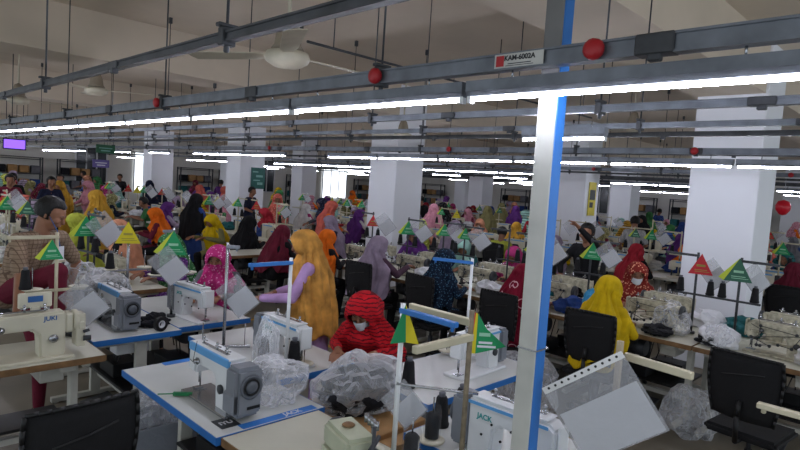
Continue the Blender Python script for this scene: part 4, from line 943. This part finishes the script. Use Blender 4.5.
for r, rx in enumerate(ROWX):
    rc = rx-.08 if r == 1 else (1.96 if r == 0 else rx)
    for side in (-1, 1):
        n = 0; y = 1.075 if r > 0 else 6.3
        while y < 25:
            y0 = y; y += 1.05; n += 1
            cx = rc+side*.3; rz = -a90 if side < 0 else a90; opx = cx+side*.68
            dist = math.hypot(cx, y0)
            if dist > 25 or not seen(cx, y0) or hidden(cx, y0): continue
            if in_col(cx, y0, .5) : continue
            if 7.0 < y0 < 8.3 and r < 2: continue
            if dist > 14 and rnd.random() < .15: continue
            near = dist < 9.5
            place = '%s side of the %s sewing row' % ('near' if side < 0 else 'far', NUMW[r])
            gp = 'row %d %s' % (r+1, 'near side' if side < 0 else 'far side')
            if any(abs(a-cx) < .6 and abs(b-y0) < .75 for a, b in SPOT[:NF]): continue
            T = dup(TC if near else FT, (cx, y0, 0), rz, label='cream sewing table on the '+place, group='tables '+gp)
            Mh_ = MO if near else FM
            my = y0+rnd.uniform(-.06, .06)
            dup(Mh_, (cx-side*.02, my, .782), rz+rnd.uniform(-.06, .06), label='cream sewing machine on the '+place, group='machines '+gp)
            sx_, sy_ = cx-side*.2, y0+side*rnd.uniform(.1, .38)*(1 if rnd.random() < .5 else -1)
            col = rnd.choice(('green', 'green', 'green', 'yellow', 'red', 'darkgreen'))
            if r == 1 and y0 < 2.3:
                rnd.random(); manualrow = True
            else: manualrow = False
            if dist < 19 and rnd.random() < .85 and not manualrow:
                srz = rnd.choice((a90, -a90))+rnd.uniform(-.3, .3)
                dup(SK if near else FS, (sx_, sy_, .782), srz, label='thread stand with side arm on the '+place, group='stands '+gp)
                if dist < 15:
                    for q in (-1, 1):
                        if near or rnd.random() < .6:
                            cone(sx_+q*.14*math.cos(srz), sy_+q*.14*math.sin(srz), 1.164 if near else 1.145, 'black thread cone on a stand, '+place, 'cones '+gp)
                if rnd.random() < .75:
                    flag(col, (sx_-.03, sy_-.03, 1.5), face(cx, y0)+rnd.uniform(-.4, .4), '%s pennant hanging above the %s' % ({'darkgreen': 'dark green'}.get(col, col), place), rnd.uniform(.9, 1.25), group='%s pennants %s' % (col, gp))
                if dist < 20 and rnd.random() < .65:
                    pouch((sx_-.05, sy_-.06, 1.42), face(cx, y0)+rnd.uniform(-.3, .3), 'white sheet in clear sleeve above the '+place, 'sleeves '+gp, rnd.uniform(.75, 1.))
            for rep in range(2):
              if rnd.random() < .62 and dist < 20:
                hi = rnd.randrange(6); hp = (cx+side*.05, y0+(rep*2-1)*rnd.uniform(.3, .42), .784)
                nm = ['black', 'white', 'patterned', 'teal', 'white', 'blue'][hi]
                hl, hg = '%s fabric pile on the %s' % (nm, place), '%s fabric %s' % (nm, gp)
                if hi not in usedh: usedh.add(hi); o = heap0[hi]; o.location = hp; tag(o, hl, None, hg)
                else: o = dup(heap0[hi], hp, rnd.random()*6, label=hl, group=hg)
            manual = r == 1 and y0 < 7
            if manual or rnd.random() > (.86 if dist > 12 else .8): continue
            px_, py_ = opx, y0+rnd.uniform(-.1, .1)
            if any(math.hypot(px_-a, py_-b) < .85 for a, b in SPOT) or in_col(px_, py_, .3) or not seen(px_, py_, 1.2, 10): continue
            sc = rnd.choice(pool); tp = rnd.choice(pool)
            k = rnd.choice(('sit1', 'sit1', 'sit2', 'sit3', 'sit3', 'stand_f' if rnd.random() < .5 else 'sit_m'))
            hs = 'black-haired worker in %s shirt' % tp if k == 'sit_m' else 'worker in %s headscarf and %s top' % (sc, tp)
            lb = hs+', %s seat, %s side of the %s row' % (NUMW[n-1], 'near' if side < 0 else 'far', NUMW[r])
            person(k, (px_, py_, 0), rz+rnd.uniform(-.35, .35), cmr(tp), cm('black'), cmr(sc), lb)
            SPOT.append((px_, py_))
            if side < 0 and dist < 12:
                dup(CH, (px_+.05, py_, 0), rz, label='black chair at the %s near-side seat of the %s row' % (NUMW[n-1], NUMW[r]))
# people standing in the aisles far back
cnt = {}
for r in range(1, 7):
    ax = (ROWX[r-1]+ROWX[r])/2+.1; y = 9.0 if r < 3 else 3.2
    while y < 27:
        y += rnd.uniform(.9, 1.7); px_ = ax+rnd.uniform(-.35, .35)
        if not 11 < math.hypot(px_, y) < 28 or not seen(px_, y, 1.4, 5) or hidden(px_, y) or in_col(px_, y, .35) or any(math.hypot(px_-a, y-b_) < .8 for a, b_ in SPOT): continue
        if rnd.random() < .45: continue
        cnt[r] = cnt.get(r, 0)+1; sc = rnd.choice(pool); tp = rnd.choice(pool); k = 'stand_m' if rnd.random() < .25 else 'stand_f'
        lb = ('standing man in %s shirt' % tp if k == 'stand_m' else 'standing woman in %s headscarf and %s tunic' % (sc, tp))+', %s from right in aisle before row %s' % (NUMW[cnt[r]-1], NUMW[r])
        person(k, (px_, y, 0), rnd.uniform(-3, 3), cmr(tp), cm('black'), cmr(sc), lb); SPOT.append((px_, y))
# storage racks along the far walls
def make_rack():
    t = empty('storage_rack'); g = G()
    for x in (-.9, .9):
        for y in (-.2, .2): g.box((x, y, 1.05), (.05, .05, 2.1))
    for z in (.03, 2.08):
        for y in (-.2, .2): g.box((0, y, z), (1.8, .03, .03))
        for x in (-.9, .9): g.box((x, 0, z), (.03, .4, .03))
    g.obj('upright_frame', DGREY, t)
    for z in (.15, .75, 1.35, 2.0): G().box((0, 0, z), (1.85, .45, .03)).obj('shelf', DGREY, t)
    rr = random.Random(2)
    ms = [NAVYF, cm('white'), cm('teal'), cm('maroon'), PAPER, CARD, cm('grey'), cm('blue')]
    for z in (.165, .765, 1.365):
        for k in range(4): G().box((-.66+k*.44, 0, z+.2*.9), (.36, .36, .36*rr.uniform(.8, 1))).obj('cloth_bundle', rr.choice(ms), t, bevel=.03)
    return t
rk = make_rack(); rk['category'] = 'rack'; fr_ = True
for k, (x, y, rz_) in enumerate([(x, 30.1, 0) for x in (2.4, 6.4, 8.9, 14.6, 17, 21.5, 27)]+[(30.5, y, -a90) for y in (5, 7.5, 10, 12.6, 17.5, 20.2, 27)]):
    wl = 'far left' if k < 7 else 'far right'
    if fr_: o = rk; o.location = (x, y, 0); fr_ = False; tag(o, 'dark storage rack of cloth bundles against the %s wall' % wl, None, 'racks against the %s wall' % wl)
    else: o = dup(rk, (x, y, 0), rz_, label='dark storage rack of cloth bundles against the %s wall' % wl, group='racks against the %s wall' % wl)
for o in (FM, FT, FS, TC, MO, SK)+tuple(heap0[i] for i in heap0 if i not in usedh)+tuple(FL[k] for k in FL if k not in used): kill(o)
# ---------------------------------------------------------------- posters, signs, balloon
def board(name, c, d, m, label, cat, marks=(), axis='y', mm=PAPER):
    t = empty(name, c, 0 if axis == 'y' else -a90); tag(t, label, cat)
    G().box((0, 0, 0), (d[0], .02, d[1])).obj('panel', m, t)
    g = G()
    for x, z, w_, h_ in marks: g.box((x*d[0], -.011, z*d[1]), (w_*d[0], .002, h_*d[1]))
    if marks: g.obj('printed_marks', mm, t)
    return t
GP = mat('poster_green', (24, 92, 84), .5); 
board('poster', (8.66, 14.12, 1.88), (.42, .58), GP, 'dark green poster on the second column from the left', 'poster', [(-.2, .3, .4, .06), (.1, .1, .5, .1), (-.1, -.1, .5, .05), (.15, -.25, .4, .12)], mm=mat('poster_print', (120, 170, 160), .6))
board('poster', (12.95, 13.58+.0, 2.05), (.42, .58), GP, 'dark green poster right of the middle column', 'poster', [(-.1, .25, .5, .08), (.1, 0, .5, .12), (0, -.3, .6, .06)], mm=MC['poster_print'])
board('poster', (13.95, 6.94, 1.92), (.36, .85), mat('poster_yellow', (214, 196, 70), .5), 'yellow poster with dark picture on the column right of the post', 'poster', [(0, .12, .8, .3), (-.1, -.18, .5, .16)], mm=DGREY)
board('sign_board', (5.32, 16, 2.38), (.46, .22), mat('sign_green', (24, 90, 56), .5), 'green sign board hanging at the left beyond the workers', 'sign', [(0, .1, .7, .12), (0, -.2, .5, .12)], mm=MC['poster_print'])
board('sign_board', (5.25, 16.1, 2.0), (.4, .2), mat('sign_violet', (96, 84, 150), .5), 'violet sign board below the green sign board', 'sign', [(0, .1, .7, .12), (0, -.2, .5, .12)])
t = board('display_screen', (3.95, 19, 2.38), (.55, .3), BLACK, 'glowing violet screen at the far left', 'screen'); G().box((0, -.012, 0), (.5, .004, .24)).obj('lit_panel', emis('screen_violet', (120, 80, 225), .8), t)
for q in (-.2, .2): G().cyl((q, 0, .14), (q, 0, 1.45), .01, n=6).obj('hanger', DGREY, t)
o = G().lathe([(0, -.16), (.06, -.14), (.12, -.06), (.13, .02), (.09, .1), (0, .13)], 16).obj('balloon', mat('balloon_red', (216, 30, 50), .3), None, loc=(12.6, 2.52, 2.03)); tag(o, 'round red balloon at the right edge behind the big column', 'balloon')
G().cyl((0, 0, .13), (0, 0, .5), .003, n=5).obj('string', PAPER, o)
print('PEOPLE', OUT['n'], 'OBJECTS', len(bpy.data.objects))


# ---------------------------------------------------------------- camera, world, view
cam = bpy.data.cameras.new('camera'); co = bpy.data.objects.new('camera', cam); C.objects.link(co)
yw, pt, rl = R(45.5), R(-4.1), R(3.755)
f = Vector((math.sin(yw)*math.cos(pt), math.cos(yw)*math.cos(pt), math.sin(pt)))
s0 = Vector((math.cos(yw), -math.sin(yw), 0)); u0 = s0.cross(f)
sv = s0*math.cos(rl)+u0*math.sin(rl); uv = -s0*math.sin(rl)+u0*math.cos(rl)
co.matrix_world = Matrix(((sv.x, uv.x, -f.x, 0), (sv.y, uv.y, -f.y, 0), (sv.z, uv.z, -f.z, 2.0), (0, 0, 0, 1)))
cam.sensor_width = 36; cam.lens = 581/800*36; cam.clip_start = .05; cam.clip_end = 200
bpy.context.scene.camera = co
w = bpy.data.worlds.new('world'); bpy.context.scene.world = w; w.use_nodes = True
w.node_tree.nodes['Background'].inputs[0].default_value = (.8, .9, 1, 1); w.node_tree.nodes['Background'].inputs[1].default_value = .5
vs = bpy.context.scene.view_settings; vs.view_transform = 'Standard'; vs.look = 'None'; vs.exposure = 1.33; vs.gamma = 1; vs.use_curve_mapping = False
